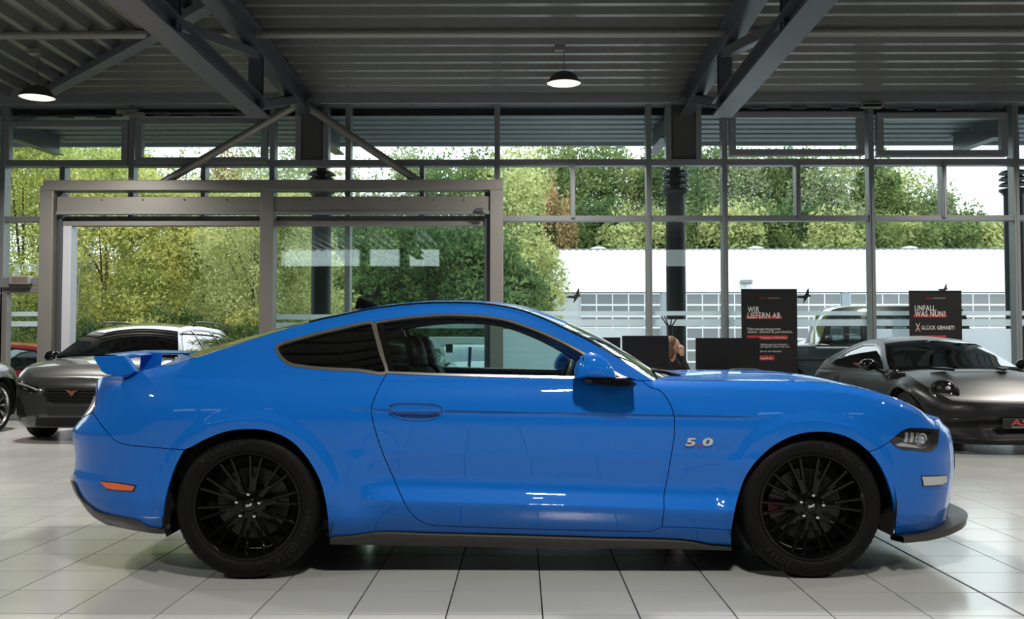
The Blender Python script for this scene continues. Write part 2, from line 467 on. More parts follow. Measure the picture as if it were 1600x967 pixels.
gbox('jamb', 757, 766, 300, None, STEEL, .0, .2)
mb = MB(); p = at_y(749, 330, GY); mb.box(p[0] - .06, p[0] + .06, -.16, -.06, p[2] - .03, p[2] + .03); mb.box(p[0] - .02, p[0] + .09, -.14, -.08, p[2] - .07, p[2] - .03); mb.build('track_roller', STEEL, gate, bevel=.01)
mb = MB(); mb.box(FX(430, 400, GY) + .03, FX(757, 400, GY), .16, .175, .1, FZ(352, 600, GY)); mb.build('pane', GLASS, gate)
# ---- entrance door
ent = thing('door_2', 'glazed entrance door in a grey frame beside the gateway post', 'door', (0, FY, 0), kind='structure')
def ebox(name, a, b, ya, yb, m, d0=-.08, d1=.06, bevel=.006):
    z1 = FZ(ya, 40); z0 = 0.0 if yb is None else FZ(yb, 40)
    mb = MB(); mb.box(FX(a, 500), FX(b, 500), FY + d0, FY + d1, z0, z1); local(mb); return mb.build(name, m, ent, bevel=bevel)
ebox('head_rail', -110, 92, 434, 447, ALU); ebox('leaf_top_rail', -60, 70, 449, 458, ALU2, -.10)
ebox('stile', 0, 15, 458.5, None, ALU2, -.10); ebox('stile', -62, -50, 458.5, None, ALU2, -.10)
ebox('fanlight', 8, 101, 350, 434, GLASS, .0, .012, 0); ebox('fanlight', -110, 8, 350, 434, GLASS, .0, .012, 0)
ebox('pane', 15, 92, 458, 640, GLASS, .0, .012, 0); ebox('pane', -50, 0, 458, 640, GLASS, .0, .012, 0)
ebox('kick_rail', -60, 92, 640, None, ALU, -.06)
ebox('etched_stripe', 18, 66, 487, 494, FILM, -.006, -.003, 0); ebox('etched_stripe', 18, 66, 502, 510, FILM, -.006, -.003, 0)
ebox('sensor_bar', 12, 52, 444, 450, ALU2, -.16, -.10); ebox('door_closer', 24, 56, 432, 445, mat('closer_silver', (.5, .5, .49), .35, .6), -.22, -.12, .012)
ebox('closer_label', 28, 52, 434.5, 443, mat('closer_label_brown', (.16, .13, .10), .5), -.223, -.22, 0)
# etched word on the fanlight, laid on the outside so it reads reversed from within
me = text_mesh('Eingang', .27, .002, .0); me.transform(Matrix.Rotation(math.pi, 4, 'Z') @ FACE_CAM)
p = at_y(60, 416, FY); o = link('lettering', me, mat('etched_letter', (.62, .68, .70), .6), ent, (p[0], .02, p[2]))
# ---- V brace at the portal
for a, b, lab in (((470, 160), (252, 287), 'slanting grey steel tube running down to the gateway header, window side'), ((470, 160), (660, 287), 'slanting grey steel tube running down right to the gateway header')):
    p0, p1 = at_y(*a, GY), at_y(*b, GY)
    mb = MB(); mb.tube([p0, p1], .062, 16); tag(mb.build('brace_tube', ALU2, None, smooth=40), lab, 'steel tube', 'portal brace tubes', 'structure')
# ---- roof deck
DECK_M = mat('roof_sheet', (.22, .22, .21), .26, .55, noise=.05, nscale=1.5)
ceil_ = thing('ceiling', 'dark grey ribbed sheet metal roof deck under the hall', 'ceiling', kind='structure')
def dz(y): return 5.05 + .028 * (FY - y)
PIT = .36
prof = [(0, 0), (.085, 0), (.12, .13), (.325, .13), (.36, 0)]
HIPX = lambda y: -7.75 + (FY - y) if y > 11.1 else -3.36
mb = MB(); ys = []
y = FY + .1
while y > -9.2:
    for a, b in prof[:-1]: ys.append((y - a, b))
    y -= PIT
rows = [[(max(HIPX(y), -14), y, dz(y) + b), (14, y, dz(y) + b)] for y, b in ys]
mb.grid(rows); mb.build('ribbed_deck', DECK_M, ceil_)
mb = MB(); rows = []; x = -3.30
while x > -14.2:
    for a, b in prof[:-1]:
        xx = x - a; yy = min(FY + .1, FY - (xx + 7.75)) if xx > -7.75 else FY + .1
        zz = 5.05 + .028 * max(-2.0, (xx + 7.75)); rows.append([(xx, -9.2, zz + b), (xx, yy, zz + b)])
    x -= PIT
mb.grid(rows); mb.build('ribbed_deck', DECK_M, ceil_)
mb = MB(); mb.box(-14, 14, -9.3, FY + .1, 6.0, 6.1); mb.build('roof_cover', mat('roof_cover', (.1, .1, .1), .8), ceil_)
mb = MB(); mb.bar((-7.75, FY, 5.0), (-3.3, FY - 4.45, 5.10), .17, .12); mb.build('hip_beam', mat('hip_steel', (.12, .13, .15), .4, .3), ceil_, bevel=.01)
mb = MB(); mb.bar((-8.2, FY + .45, 5.20), (-3.0, FY - 4.75, 5.34), .75, .04); mb.build('hip_leak_cover', DECK_M, ceil_)  # strip added above the hip joint to block daylight leaking between the decks
mb = MB(); mb.tube([(-14, 12.40, dz(12.4) - .06), (14, 12.40, dz(12.4) - .06)], .055, 14); mb.build('purlin_tube', ALU2, ceil_, smooth=40)
# ---- trusses
def ibeam(h, w, tf=.018, tw=.012):
    a, b = w / 2, h / 2
    return [(-a, -b), (a, -b), (a, -b + tf), (tw, -b + tf), (tw, b - tf), (a, b - tf), (a, b), (-a, b), (-a, b - tf), (-tw, b - tf), (-tw, -b + tf), (-a, -b + tf)]
for X, lab in ((-3.36, 'anthracite steel roof truss meeting the glass wall beside the gateway braces'), (2.56, 'anthracite steel roof truss above the desks, behind the pendant lamp'), (8.5, 'anthracite steel roof truss outside the picture to the right'), (-9.3, 'anthracite steel roof truss outside the picture to the left')):
    if abs(X) > 8: lab = None
    if lab is None: continue
    t = thing('roof_truss', lab, 'roof truss', (X, 0, 0), group='roof trusses', kind='structure')
    mb = MB(); mb.prism((0, FY - .05, dz(FY) - .17), (0, -9, dz(-9) - .17), ibeam(.30, .21)); mb.build('top_chord', STEEL, t)
    zc = 4.16
    mb = MB(); mb.prism((0, 12.65, zc), (0, -2, zc), ibeam(.20, .26, .02, .02)); mb.build('bottom_chord', STEEL, t)
    for yy in (12.45, 9.4, 6.35, 3.3, .25):
        mb = MB(); mb.prism((0, yy, zc), (0, yy, dz(yy) - .30), ibeam(.14, .16, .012, .01), up=(0, 1, 0)); mb.build('web_post', STEEL, t)
    mb = MB(); mb.bar((0, 14.5, dz(14.5) - .30), (0, 12.5, zc + .03), .13, .12); mb.build('web_diagonal', STEEL, t, bevel=.008)
    for yy in (12.4, 9.35, 6.3, 3.25):
        mb = MB(); mb.bar((0, yy, dz(yy) - .32), (0, yy - 3.0, zc + .06), .13, .12); mb.build('web_diagonal', STEEL, t, bevel=.008)
# ---- the rest of the hall, behind the camera and to the sides
WALLM = mat('painted_wall', (.26, .26, .25), .7, noise=.03, nscale=2)
mb = MB(); mb.box(-14.2, -14, -9, FY + .1, 0, 6); tag(mb.build('wall_left', WALLM), 'plain light wall outside the picture on the entrance side', 'wall', kind='structure')
mb = MB(); mb.box(14, 14.2, -9, FY + .1, 0, 6); tag(mb.build('wall_right', WALLM), 'plain light wall outside the picture on the far side', 'wall', kind='structure')
wf = thing('wall_front', 'light wall with high strip windows behind the camera, mirrored in the panes', 'wall', (0, -9, 0), kind='structure')
strip = [(-9.7, -6.5), (-6.1, -4.9), (-4.5, -3.3), (5.0, 8.0), (8.4, 11.4)]
mb = MB(); mb.box(-14, 14, -.1, .1, 0, 4.42); mb.build('lower_wall', WALLM, wf)
mb = MB(); mb.box(-14, 14, -.1, .1, 5.10, 6.0); mb.build('upper_wall', WALLM, wf)
xs_ = [-14] + [v for p in strip for v in p] + [14]
for a, b in zip(xs_[::2], xs_[1::2]):
    mb = MB(); mb.box(a, b, -.1, .1, 4.42, 5.10); mb.build('wall_pier', WALLM, wf)
for a, b in strip:
    mb = MB(); mb.box(a, b, -.006, .006, 4.42, 5.10); mb.build('clerestory_pane', GLASS, wf)
# ---- pendant lamps
LW = mat('lamp_diffuser', (.9, .9, .86), .4, emit=(1.0, .97, .88), estr=.8)
LB = mat('lamp_housing', (.035, .035, .034), .45)
lamp_me = {}
def lamp_meshes():
    mb = MB(); mb.lathe([(.10, .135), (.15, .12), (.165, .10), (.235, .0), (.232, -.004), (.16, .095), (.10, .11)], 40); yield 'lamp_shade', mb.mesh('lamp_shade', 40), LB
    mb = MB(); mb.lathe([(.001, .15), (.10, .148), (.125, .13), (.125, .10), (.001, .10)], 30); yield 'driver_housing', mb.mesh('driver_housing', 40), LB
    mb = MB(); mb.lathe([(.001, .004), (.10, .006), (.10, .012), (.16, .018), (.226, .008)], 40); yield 'diffuser', mb.mesh('diffuser', 60), LW
LK = list(lamp_meshes())
def pendant(x, y, z, label, drop):
    t = thing('pendant_lamp', label, 'lamp', (x, y, z), group='pendant lamps under the roof')
    for n, me, m in LK: link(n, me, m, t)
    mb = MB(); k = drop - .15
    mb.tube([(0, 0, .15), (.012, 0, .15 + k * .25), (-.012, 0, .15 + k * .5), (.01, 0, .15 + k * .75), (-.02, 0, .15 + k)], .006, 6); mb.build('chain', LB, t)
    mb = MB(); mb.box(-.12, .02, -.05, .05, drop - .07, drop + .005); mb.build('ceiling_box', ALU2, t, bevel=.006)
    l = bpy.data.lights.new('lamp_light', 'AREA'); l.shape = 'DISK'; l.size = .40; l.energy = LAMP_POWER; l.color = (1.0, .95, .87); l.spread = math.radians(150)
    lo = bpy.data.objects.new('lamp_light', l); COL.objects.link(lo); lo.parent = t; lo.location = (0, 0, -.004)
LY = 13.05
pz = at_y(881, 131, LY); pendant(pz[0], LY, pz[2], 'round black pendant lamp with glowing disc near the middle of the roof', dz(LY) - pz[2])
pz = at_y(58, 153, LY); pendant(pz[0], LY, pz[2], 'round black pendant lamp with glowing disc under the ribbed corner roof', 5.09 - pz[2])
for yy in (12.9, 7.4, 1.7):
    for xx in (-6.4, .55, 7.5):
        if yy > 12 and xx < 3: continue
        pendant(xx, yy, 4.60, 'round black pendant lamp outside the picture, %s, %s' % ({12.9: 'by the glass wall', 7.4: 'above the blue coupe', 1.7: 'above the camera'}[yy], {-6.4: 'entrance side', .55: 'middle of the hall', 7.5: 'banner side'}[xx]), (dz(yy) if xx > -3.3 else 5.07) - 4.60)
# ------------------------------------------------------------------ outside the glass
def ground_z(x): return float(-.22 * (1 - smoothstep(-4.0, -.5, x)))
mb = MB(); gx = [-90, -40, -14, -9, -4, -3.3, -2.6, -1.9, -1.2, -.5, 6, 14, 40, 90]
rows = [[(x, y, ground_z(x) if y > 16.6 else min(-.01, ground_z(x) * max(0, (y - 15.62)))) for x in gx] for y in (15.62, 16.6, 20, 30, 60, 140)]
mb.grid(rows); tag(mb.build('ground', mat('asphalt', (.26, .27, .27), .85, noise=.15, nscale=6)), 'grey asphalt yard outside the glass wall', 'ground', kind='structure')
mb = MB(); rows = []
for x in np.linspace(-100, 100, 41):
    rows.append([(x, y, -.3 + max(0, (y - 56) * .16) - (3 if y > 150 else 0) - .06 * max(0, x - 20)) for y in (20.5 if x < -1 else 54, 56, 64, 72, 80, 95, 120)])
mb.grid(rows); tag(mb.build('hill', mat('hill_green', (.055, .075, .022), .95, noise=.5, nscale=1.2)), 'wooded slope rising behind the yard', 'hill', kind='structure')
# canopy
cano = thing('canopy', 'roof overhang of ribbed sheet outside the glass wall', 'roof', kind='structure')
CM = mat('canopy_sheet', (.20, .23, .26), .45, .3, noise=.05)
mb = MB(); rows = []; y = FY + .16
while y < 17.55:
    for a, b in ((0, 0), (.22, 0), (.24, .035), (.34, .035), (.36, 0)):
        rows.append([(-16, y + a, 4.80 + b), (16, y + a, 4.80 + b)])
    y += .36
mb.grid(rows, True); mb.build('soffit', CM, cano)
mb = MB(); mb.box(-16, 16, y, y + .06, 4.76, 5.0); mb.build('fascia', mat('fascia_grey', (.45, .46, .48), .4, .2), cano)
mb = MB(); mb.box(-16, 16, FY + .1, y + .06, 5.0, 5.05); mb.build('cover_sheet', CM, cano)
for X in (-8.15, -3.2, 2.3, 7.55):
    mb = MB(); mb.prism((X, FY + .2, 4.60), (X, 17.35, 4.66), ibeam(.30, .18)); mb.build('canopy_beam', STEEL, cano)
# canopy columns with lamella heads
COLM = mat('column_black', (.016, .018, .021), .4, .2)
for px_, lab in ((502, 'round black canopy column behind the gateway glass'), (1056, 'round black canopy column behind the desks'), (1586, 'round black canopy column beyond the last pane')):
    X = float(at_y(px_, 400, 17.0)[0]); t = thing('canopy_column', lab, 'column', (X, 17.0, 0), group='canopy columns')
    mb = MB(); mb.lathe([(.165, -.22), (.165, 3.72), (.19, 3.76), (.235, 3.80), (.235, 3.83), (.10, 3.84)], 28); mb.build('shaft', COLM, t, smooth=40)
    mb = MB(); mb.lathe([(.10, 3.83), (.10, 4.8)], 20); mb.build('neck', COLM, t, smooth=40)
    for z in (3.93, 4.03, 4.13):
        mb = MB(); mb.lathe([(.08, z), (.20, z - .012), (.235, z - .035), (.235, z - .025), (.20, z + .01), (.08, z + .025)], 28); mb.build('lamella', COLM, t, smooth=40)
# white workshop hall
HY = 49.0
hall = thing('workshop_hall', 'white workshop hall with ribbed upper wall and glazed sectional doors', 'building', (0, HY, 0))
WHT = mat('white_cladding', (.86, .87, .87), .5)
hx0, hx1 = 1.55, 34.0; zt_ = 6.05; zd = 3.95
mb = MB(); x = hx0; top, bot = [], []
while x < hx1:
    for a, b in ((0, 0), (.16, 0), (.20, -.035), (.30, -.035), (.34, 0)):
        top.append((x + a + .10, b + .55, zt_)); bot.append((x + a - .25 * 0, b - .05, zd - .05))
    x += .34
mb.grid([bot, top]); mb.build('ribbed_cladding', WHT, hall)
mb = MB(); mb.box(hx0 + .12, hx1, .52, 14, zt_ - .02, zt_ + .05); mb.build('roof', mat('hall_roof', (.18, .19, .2), .7), hall)
mb = MB(); mb.add([(hx0, .0, -.3), (hx0, 14, -.3), (hx0, .0, zd), (hx0, 14, zd), (hx0 + .12, .55, zt_), (hx0 + .12, 14, zt_), (hx0 - .35, -.05, zd - .3), (hx0 - .35, 14, zd - .3)], [(0, 1, 3, 2), (2, 3, 5, 4), (2, 6, 7, 3)]); mb.build('gable_wall', mat('hall_grey', (.5, .52, .53), .6), hall)
mb = MB(); mb.box(hx0, hx1, .12, .30, -.3, zd); mb.build('wall', mat('hall_grey', (.5, .52, .53), .6), hall)
DP = mat('door_pane', (.20, .205, .21), .3, noise=.25, nscale=.7); DW = mat('door_white', (.84, .86, .88), .45)
pm = MB(); pm.box(-.365, .365, 0, .02, -.235, .235); pm = pm.mesh('pane'); pm.materials.append(DP)
for k in range(7):
    d0 = 2.9 + k * 4.42
    d = thing('sectional_door'); d.parent = hall; d.location = (d0, 0, 0)
    mb = MB(); mb.box(0, 3.95, .05, .11, -.2, zd - .1); mb.build('leaf', DW, d)
    for r in range(7):
        for c in range(5): link('pane', pm, None, d, (.395 + c * .79, .035, zd - .40 - r * .56))
    mb = MB(); mb.box(3.97, 4.40, -.02, .12, -.3, zd); mb.build('pillar', mat('pillar_grey', (.30, .33, .36), .5), d)
for p in (935, 1181, 1421, 1660):
    c = at_y(p, 388, HY + 2); mb = MB()
    mb.lathe([(.52, zt_), (.52, zt_ + .10), (.47, zt_ + .16), (.30, zt_ + .26), (.12, zt_ + .30), (.001, zt_ + .31)], 20, c=(c[0], 2, 0)); mb.build('roof_dome', mat('dome_white', (.66, .64, .62), .4), hall, smooth=50)
c = at_y(1165, 441, HY - .2); mb = MB(); mb.box(c[0] - .28, c[0] + .28, -.55, -.05, c[2] - .10, c[2] + .12); mb.build('wall_floodlight', mat('floodlight_grey', (.25, .26, .27), .4), hall, bevel=.06)
# low white wall seen through the coupe's cabin
c0, c1 = at_y(700, 540, 26), at_y(775, 540, 26)
mb = MB(); mb.box(c0[0] - .5, c1[0] + 1.5, 26, 26.3, -.3, 1.42); tag(mb.build('yard_wall', mat('yard_wall_white', (.62, .64, .62), .7, noise=.08, nscale=3), bevel=.02), 'low pale yard wall seen through the cabin of the blue coupe', 'wall')

# ---- trees
def leaf_mat(name, c1, c2, c3):
    m = bpy.data.materials.new(name); m.use_nodes = True; nt = m.node_tree; N = nt.nodes.new; L = nt.links.new; nt.nodes.clear()
    out = N('ShaderNodeOutputMaterial'); geo = N('ShaderNodeNewGeometry'); oi = N('ShaderNodeObjectInfo')
    n1 = N('ShaderNodeTexNoise'); n1.inputs['Scale'].default_value = 1.1; n1.inputs['Detail'].default_value = 3; L(geo.outputs['Position'], n1.inputs['Vector'])
    rmp = N('ShaderNodeValToRGB'); e = rmp.color_ramp.elements
    e[0].position = .30; e[0].color = (*c1, 1); e[1].position = .72; e[1].color = (*c3, 1); x = e.new(.50); x.color = (*c2, 1)
    ad = N('ShaderNodeMath'); ad.operation = 'MULTIPLY_ADD'; L(geo.outputs['Random Per Island'], ad.inputs[0]); ad.inputs[1].default_value = .42
    L(n1.outputs['Fac'], ad.inputs[2])
    a2 = N('ShaderNodeMath'); a2.operation = 'ADD'; L(ad.outputs[0], a2.inputs[0]); a2.inputs[1].default_value = -.21
    L(a2.outputs[0], rmp.inputs['Fac'])
    df = N('ShaderNodeBsdfDiffuse'); tl = N('ShaderNodeBsdfTranslucent'); mx = N('ShaderNodeMixShader'); mx.inputs['Fac'].default_value = .45
    L(rmp.outputs['Color'], df.inputs['Color']); L(rmp.outputs['Color'], tl.inputs['Color'])
    L(df.outputs[0], mx.inputs[1]); L(tl.outputs[0], mx.inputs[2]); L(mx.outputs[0], out.inputs['Surface'])
    return m
LM = {'lime': leaf_mat('leaf_lime', (.29, .35, .12), (.58, .62, .21), (.88, .82, .30)),
      'olive': leaf_mat('leaf_olive', (.27, .31, .13), (.50, .54, .22), (.70, .70, .34)),
      'green': leaf_mat('leaf_green', (.09, .14, .05), (.18, .25, .09), (.32, .38, .14)),
      'dark': leaf_mat('leaf_dark', (.06, .11, .05), (.12, .19, .08), (.22, .30, .11)),
      'pale': leaf_mat('leaf_pale', (.19, .24, .12), (.32, .38, .20), (.45, .49, .29)),
      'rust': leaf_mat('leaf_rust', (.26, .19, .08), (.45, .31, .14), (.58, .42, .22))}
BARK = mat('bark', (.09, .075, .06), .9, noise=.4, nscale=8); BIRCH = mat('birch_bark', (.55, .53, .50), .8, noise=.3, nscale=14)
def crown_mesh(seed, n, leaf, lobes, drop=0.35):
    """unit crown (radius about 1, z 0..1): leaves on the skins of many lobes"""
    r = np.random.RandomState(seed); C = []
    for k in range(lobes):
        a = r.uniform(0, 2 * math.pi); zz = r.uniform(.12, .92); rad = (1 - abs(zz - .42) * 1.25) * r.uniform(.35, .85)
        C.append((rad * math.cos(a), rad * math.sin(a), zz, r.uniform(.20, .36)))
    C = np.array(C); k = r.randint(0, lobes, n)
    d = r.normal(size=(n, 3)); d /= np.linalg.norm(d, axis=1)[:, None]; d[:, 2] = np.where(d[:, 2] < -.3, -d[:, 2] * .5, d[:, 2])
    rr = C[k, 3] * r.uniform(.55, 1.05, n) ** .5
    p = C[k, :3] + d * rr[:, None] * (1, 1, .62)
    ax = r.normal(size=(n, 3)); ax[:, 2] -= drop; ax /= np.linalg.norm(ax, axis=1)[:, None]
    nr = d + r.normal(size=(n, 3)) * .6; sd = np.cross(ax, nr); sd /= np.maximum(np.linalg.norm(sd, axis=1)[:, None], 1e-6)
    l = leaf * r.uniform(.7, 1.3, n)[:, None]
    return p, ax * l, sd * l * .48
CR = {}
def crown(kind, seed, n, leaf_m, rx, rz, lobes):
    key = (kind, seed, n, lobes, round(rx, 1), round(rz, 1))
    if key in CR: return CR[key]
    p, ax, sd = crown_mesh(seed, n, 1.0, lobes)
    p = p * (rx, rx, rz); ax = ax * leaf_m; sd = sd * leaf_m
    V = np.stack([p - ax * .5, p + sd * .5 + ax * .05, p + ax * .5, p - sd * .5 + ax * .05], 1).reshape(-1, 3)
    me = bpy.data.meshes.new('crown'); me.vertices.add(len(V)); me.vertices.foreach_set('co', V.ravel())
    me.loops.add(len(V)); me.loops.foreach_set('vertex_index', np.arange(len(V), dtype=np.int32))
    me.polygons.add(len(V) // 4); me.polygons.foreach_set('loop_start', np.arange(0, len(V), 4, dtype=np.int32))
    me.polygons.foreach_set('loop_total', np.full(len(V) // 4, 4, dtype=np.int32)); me.update(); me.validate()
    me.materials.append(LM[kind]); CR[key] = me
    return me
ORD = ['first', 'second', 'third', 'fourth', 'fifth', 'sixth', 'seventh', 'eighth', 'ninth', 'tenth', 'eleventh', 'twelfth', 'thirteenth', 'fourteenth', 'fifteenth', 'sixteenth']
def tree(px_, top, Y, kind, w, label, seed, group, n=5200, leaf=.22, base=None, stem=True, low=.12, bark=None, name='tree', lobes=34):
    p = at_y(px_, top, Y); gz = ground_z(p[0]) if Y < 56 else -.3 + (Y - 56) * .16
    h = p[2] - gz; z0 = h * low
    t = thing(name, label, 'tree' if name == 'tree' else 'shrub', (p[0], Y, gz), rz=rnd.uniform(0, 6.28), group=group)
    me = crown(kind, seed * 100 + int(abs(px_)), n, leaf, w, h - z0, lobes)
    o = link('crown', me, None, t, (0, 0, z0))
    if stem:
        mb = MB(); a = rnd.uniform(-.3, .3); r0 = max(.035, .011 * h)
        mb.tube([(0, 0, -.1), (a * .15, .05, h * .25), (a * .4, -.05, h * .5), (a * .5, 0, h * .82)], [r0, r0 * .8, r0 * .5, r0 * .15], 8); mb.build('trunk', bark or BARK, t, smooth=60)
        for k in range(3):
            b = rnd.uniform(0, 6.28); q = w * .6
            mb = MB(); mb.tube([(a * .2, 0, h * (.25 + .12 * k)), (q * .5 * math.cos(b), q * .5 * math.sin(b), h * (.42 + .12 * k)), (q * math.cos(b), q * math.sin(b), h * (.55 + .12 * k))], [r0 * .45, r0 * .3, r0 * .1], 6); mb.build('branch', bark or BARK, t, smooth=60)
    return t
# leafy trees just outside the gateway
NEAR = [(-70, 190, 'lime', 2.4), (35, 196, 'lime', 2.2), (120, 205, 'olive', 1.7), (165, 228, 'lime', 2.1), (245, 276, 'lime', 2.0), (322, 292, 'olive', 2.0), (398, 284, 'olive', 1.9), (455, 310, 'olive', 1.5)]
for i, (p_, t_, k_, w_) in enumerate(NEAR):
    tree(p_, t_, 22.6 + (i % 3) * 1.1, k_, w_, '%s tree of the leafy row outside the gateway, counted from the picture\'s entrance edge' % ORD[i], i, 'leafy trees outside the gateway', n=27000, leaf=.088 if k_ == 'lime' else .075, low=.03, lobes=70)
for i, (p_, t_, k_, w_) in enumerate([(70, 215, 'green', 2.6), (195, 222, 'lime', 2.2), (285, 262, 'green', 2.4), (365, 238, 'rust', 1.6), (430, 252, 'pale', 2.2)]):
    tree(p_, t_, 28.5 + (i % 2) * 1.5, k_, w_, ['dark tree glimpsed behind the entrance pane', 'tall tree closing the gap above the gateway post', 'green tree standing back behind the gateway opening', 'tawny thin tree showing above the gateway header', 'pale thin tree behind the top of the gateway post'][i], 10 + i, 'second row of trees outside the gateway', n=12000, leaf=.095, low=.05, lobes=44)
for i, p_ in enumerate((30, 78, 128, 175, 225, 275, 330, 380, 425)):
    tree(p_, 488 + (i * 37 % 23), 21.2 + (i % 2) * .5, ['green', 'lime', 'dark'][i % 3], 1.15, '%s shrub along the foot of the gateway trees, from the entrance edge' % ORD[i], 20 + i % 3, 'shrubs under the gateway trees', n=4500, leaf=.09, stem=False, low=.0, name='shrub')
tree(122, 350, 21.6, 'pale', .55, 'slim pale birch sapling with a light trunk in the gateway opening', 31, 'saplings', n=900, leaf=.09, low=.35, bark=BIRCH)
# middle distance
MID = [(452, 238, 'pale', 3.2), (500, 262, 'olive', 3.0), (548, 300, 'green', 3.0), (585, 262, 'pale', 3.0), (640, 238, 'pale', 3.4), (690, 262, 'dark', 3.2), (741, 246, 'green', 3.4), (790, 268, 'olive', 3.2), (612, 330, 'dark', 3.2), (668, 345, 'dark', 3.2), (725, 352, 'dark', 3.2), (560, 420, 'lime', 2.2), (790, 400, 'olive', 2.0), (815, 440, 'green', 1.5), (470, 400, 'olive', 2.6), (822, 370, 'olive', 1.8)]
for i, (p_, t_, k_, w_) in enumerate(MID):
    tree(p_, t_, 38 + (i * 5 % 7) - (6 if t_ > 320 else 0), k_, w_, '%s tree of the wood behind the gateway glass and hall gable' % ORD[i], 40 + i % 6, 'trees behind the gateway glass', n=11000, leaf=.19, low=.0, lobes=44)
FAR = [(815, 246, 'olive', 4.4), (862, 240, 'olive', 4.2), (905, 222, 'green', 5.0), (955, 232, 'green', 4.6), (1005, 246, 'olive', 4.2), (1052, 232, 'dark', 4.4), (1098, 228, 'green', 4.6), (1145, 240, 'pale', 4.6), (1190, 246, 'pale', 4.4), (1236, 250, 'green', 4.2), (1285, 262, 'pale', 4.2), (1330, 252, 'olive', 4.2), (1375, 262, 'green', 3.8), (1412, 272, 'olive', 3.8), (1462, 300, 'pale', 3.6), (1505, 330, 'green', 3.4)]
for i, (p_, t_, k_, w_) in enumerate(FAR):
    tree(p_, t_, 70 + (i * 3 % 5), k_, w_, '%s tree of the tall hillside row behind the white hall, left to right' % ORD[i], 50 + i % 6, 'hillside trees behind the white hall', n=11000, leaf=.30, low=.0, lobes=44)
FAR2 = [(840, 330, 'green', 3.6), (888, 340, 'green', 3.6), (935, 318, 'dark', 3.8), (985, 318, 'olive', 3.6), (1035, 335, 'green', 3.8), (1085, 325, 'green', 3.8), (1140, 330, 'olive', 3.8), (1195, 335, 'green', 3.8), (1250, 325, 'dark', 3.6), (1305, 338, 'olive', 3.6), (1360, 342, 'green', 3.6), (1410, 345, 'olive', 3.6), (1455, 350, 'green', 3.2), (1500, 352, 'green', 3.2), (1548, 350, 'olive', 2.8)]
for i, (p_, t_, k_, w_) in enumerate(FAR2):
    tree(p_, t_, 64.5 + (i % 3), k_, w_, '%s of the lower trees showing just above the white hall roof, left to right' % ORD[i], 60 + i % 5, 'lower trees over the hall roof', n=9000, leaf=.30, low=.0, lobes=44)
tree(872, 276, 62.5, 'rust', 1.55, 'single rust-brown tree standing among the green hillside trees', 70, 'hillside trees behind the white hall', n=5200, leaf=.26, low=.1)
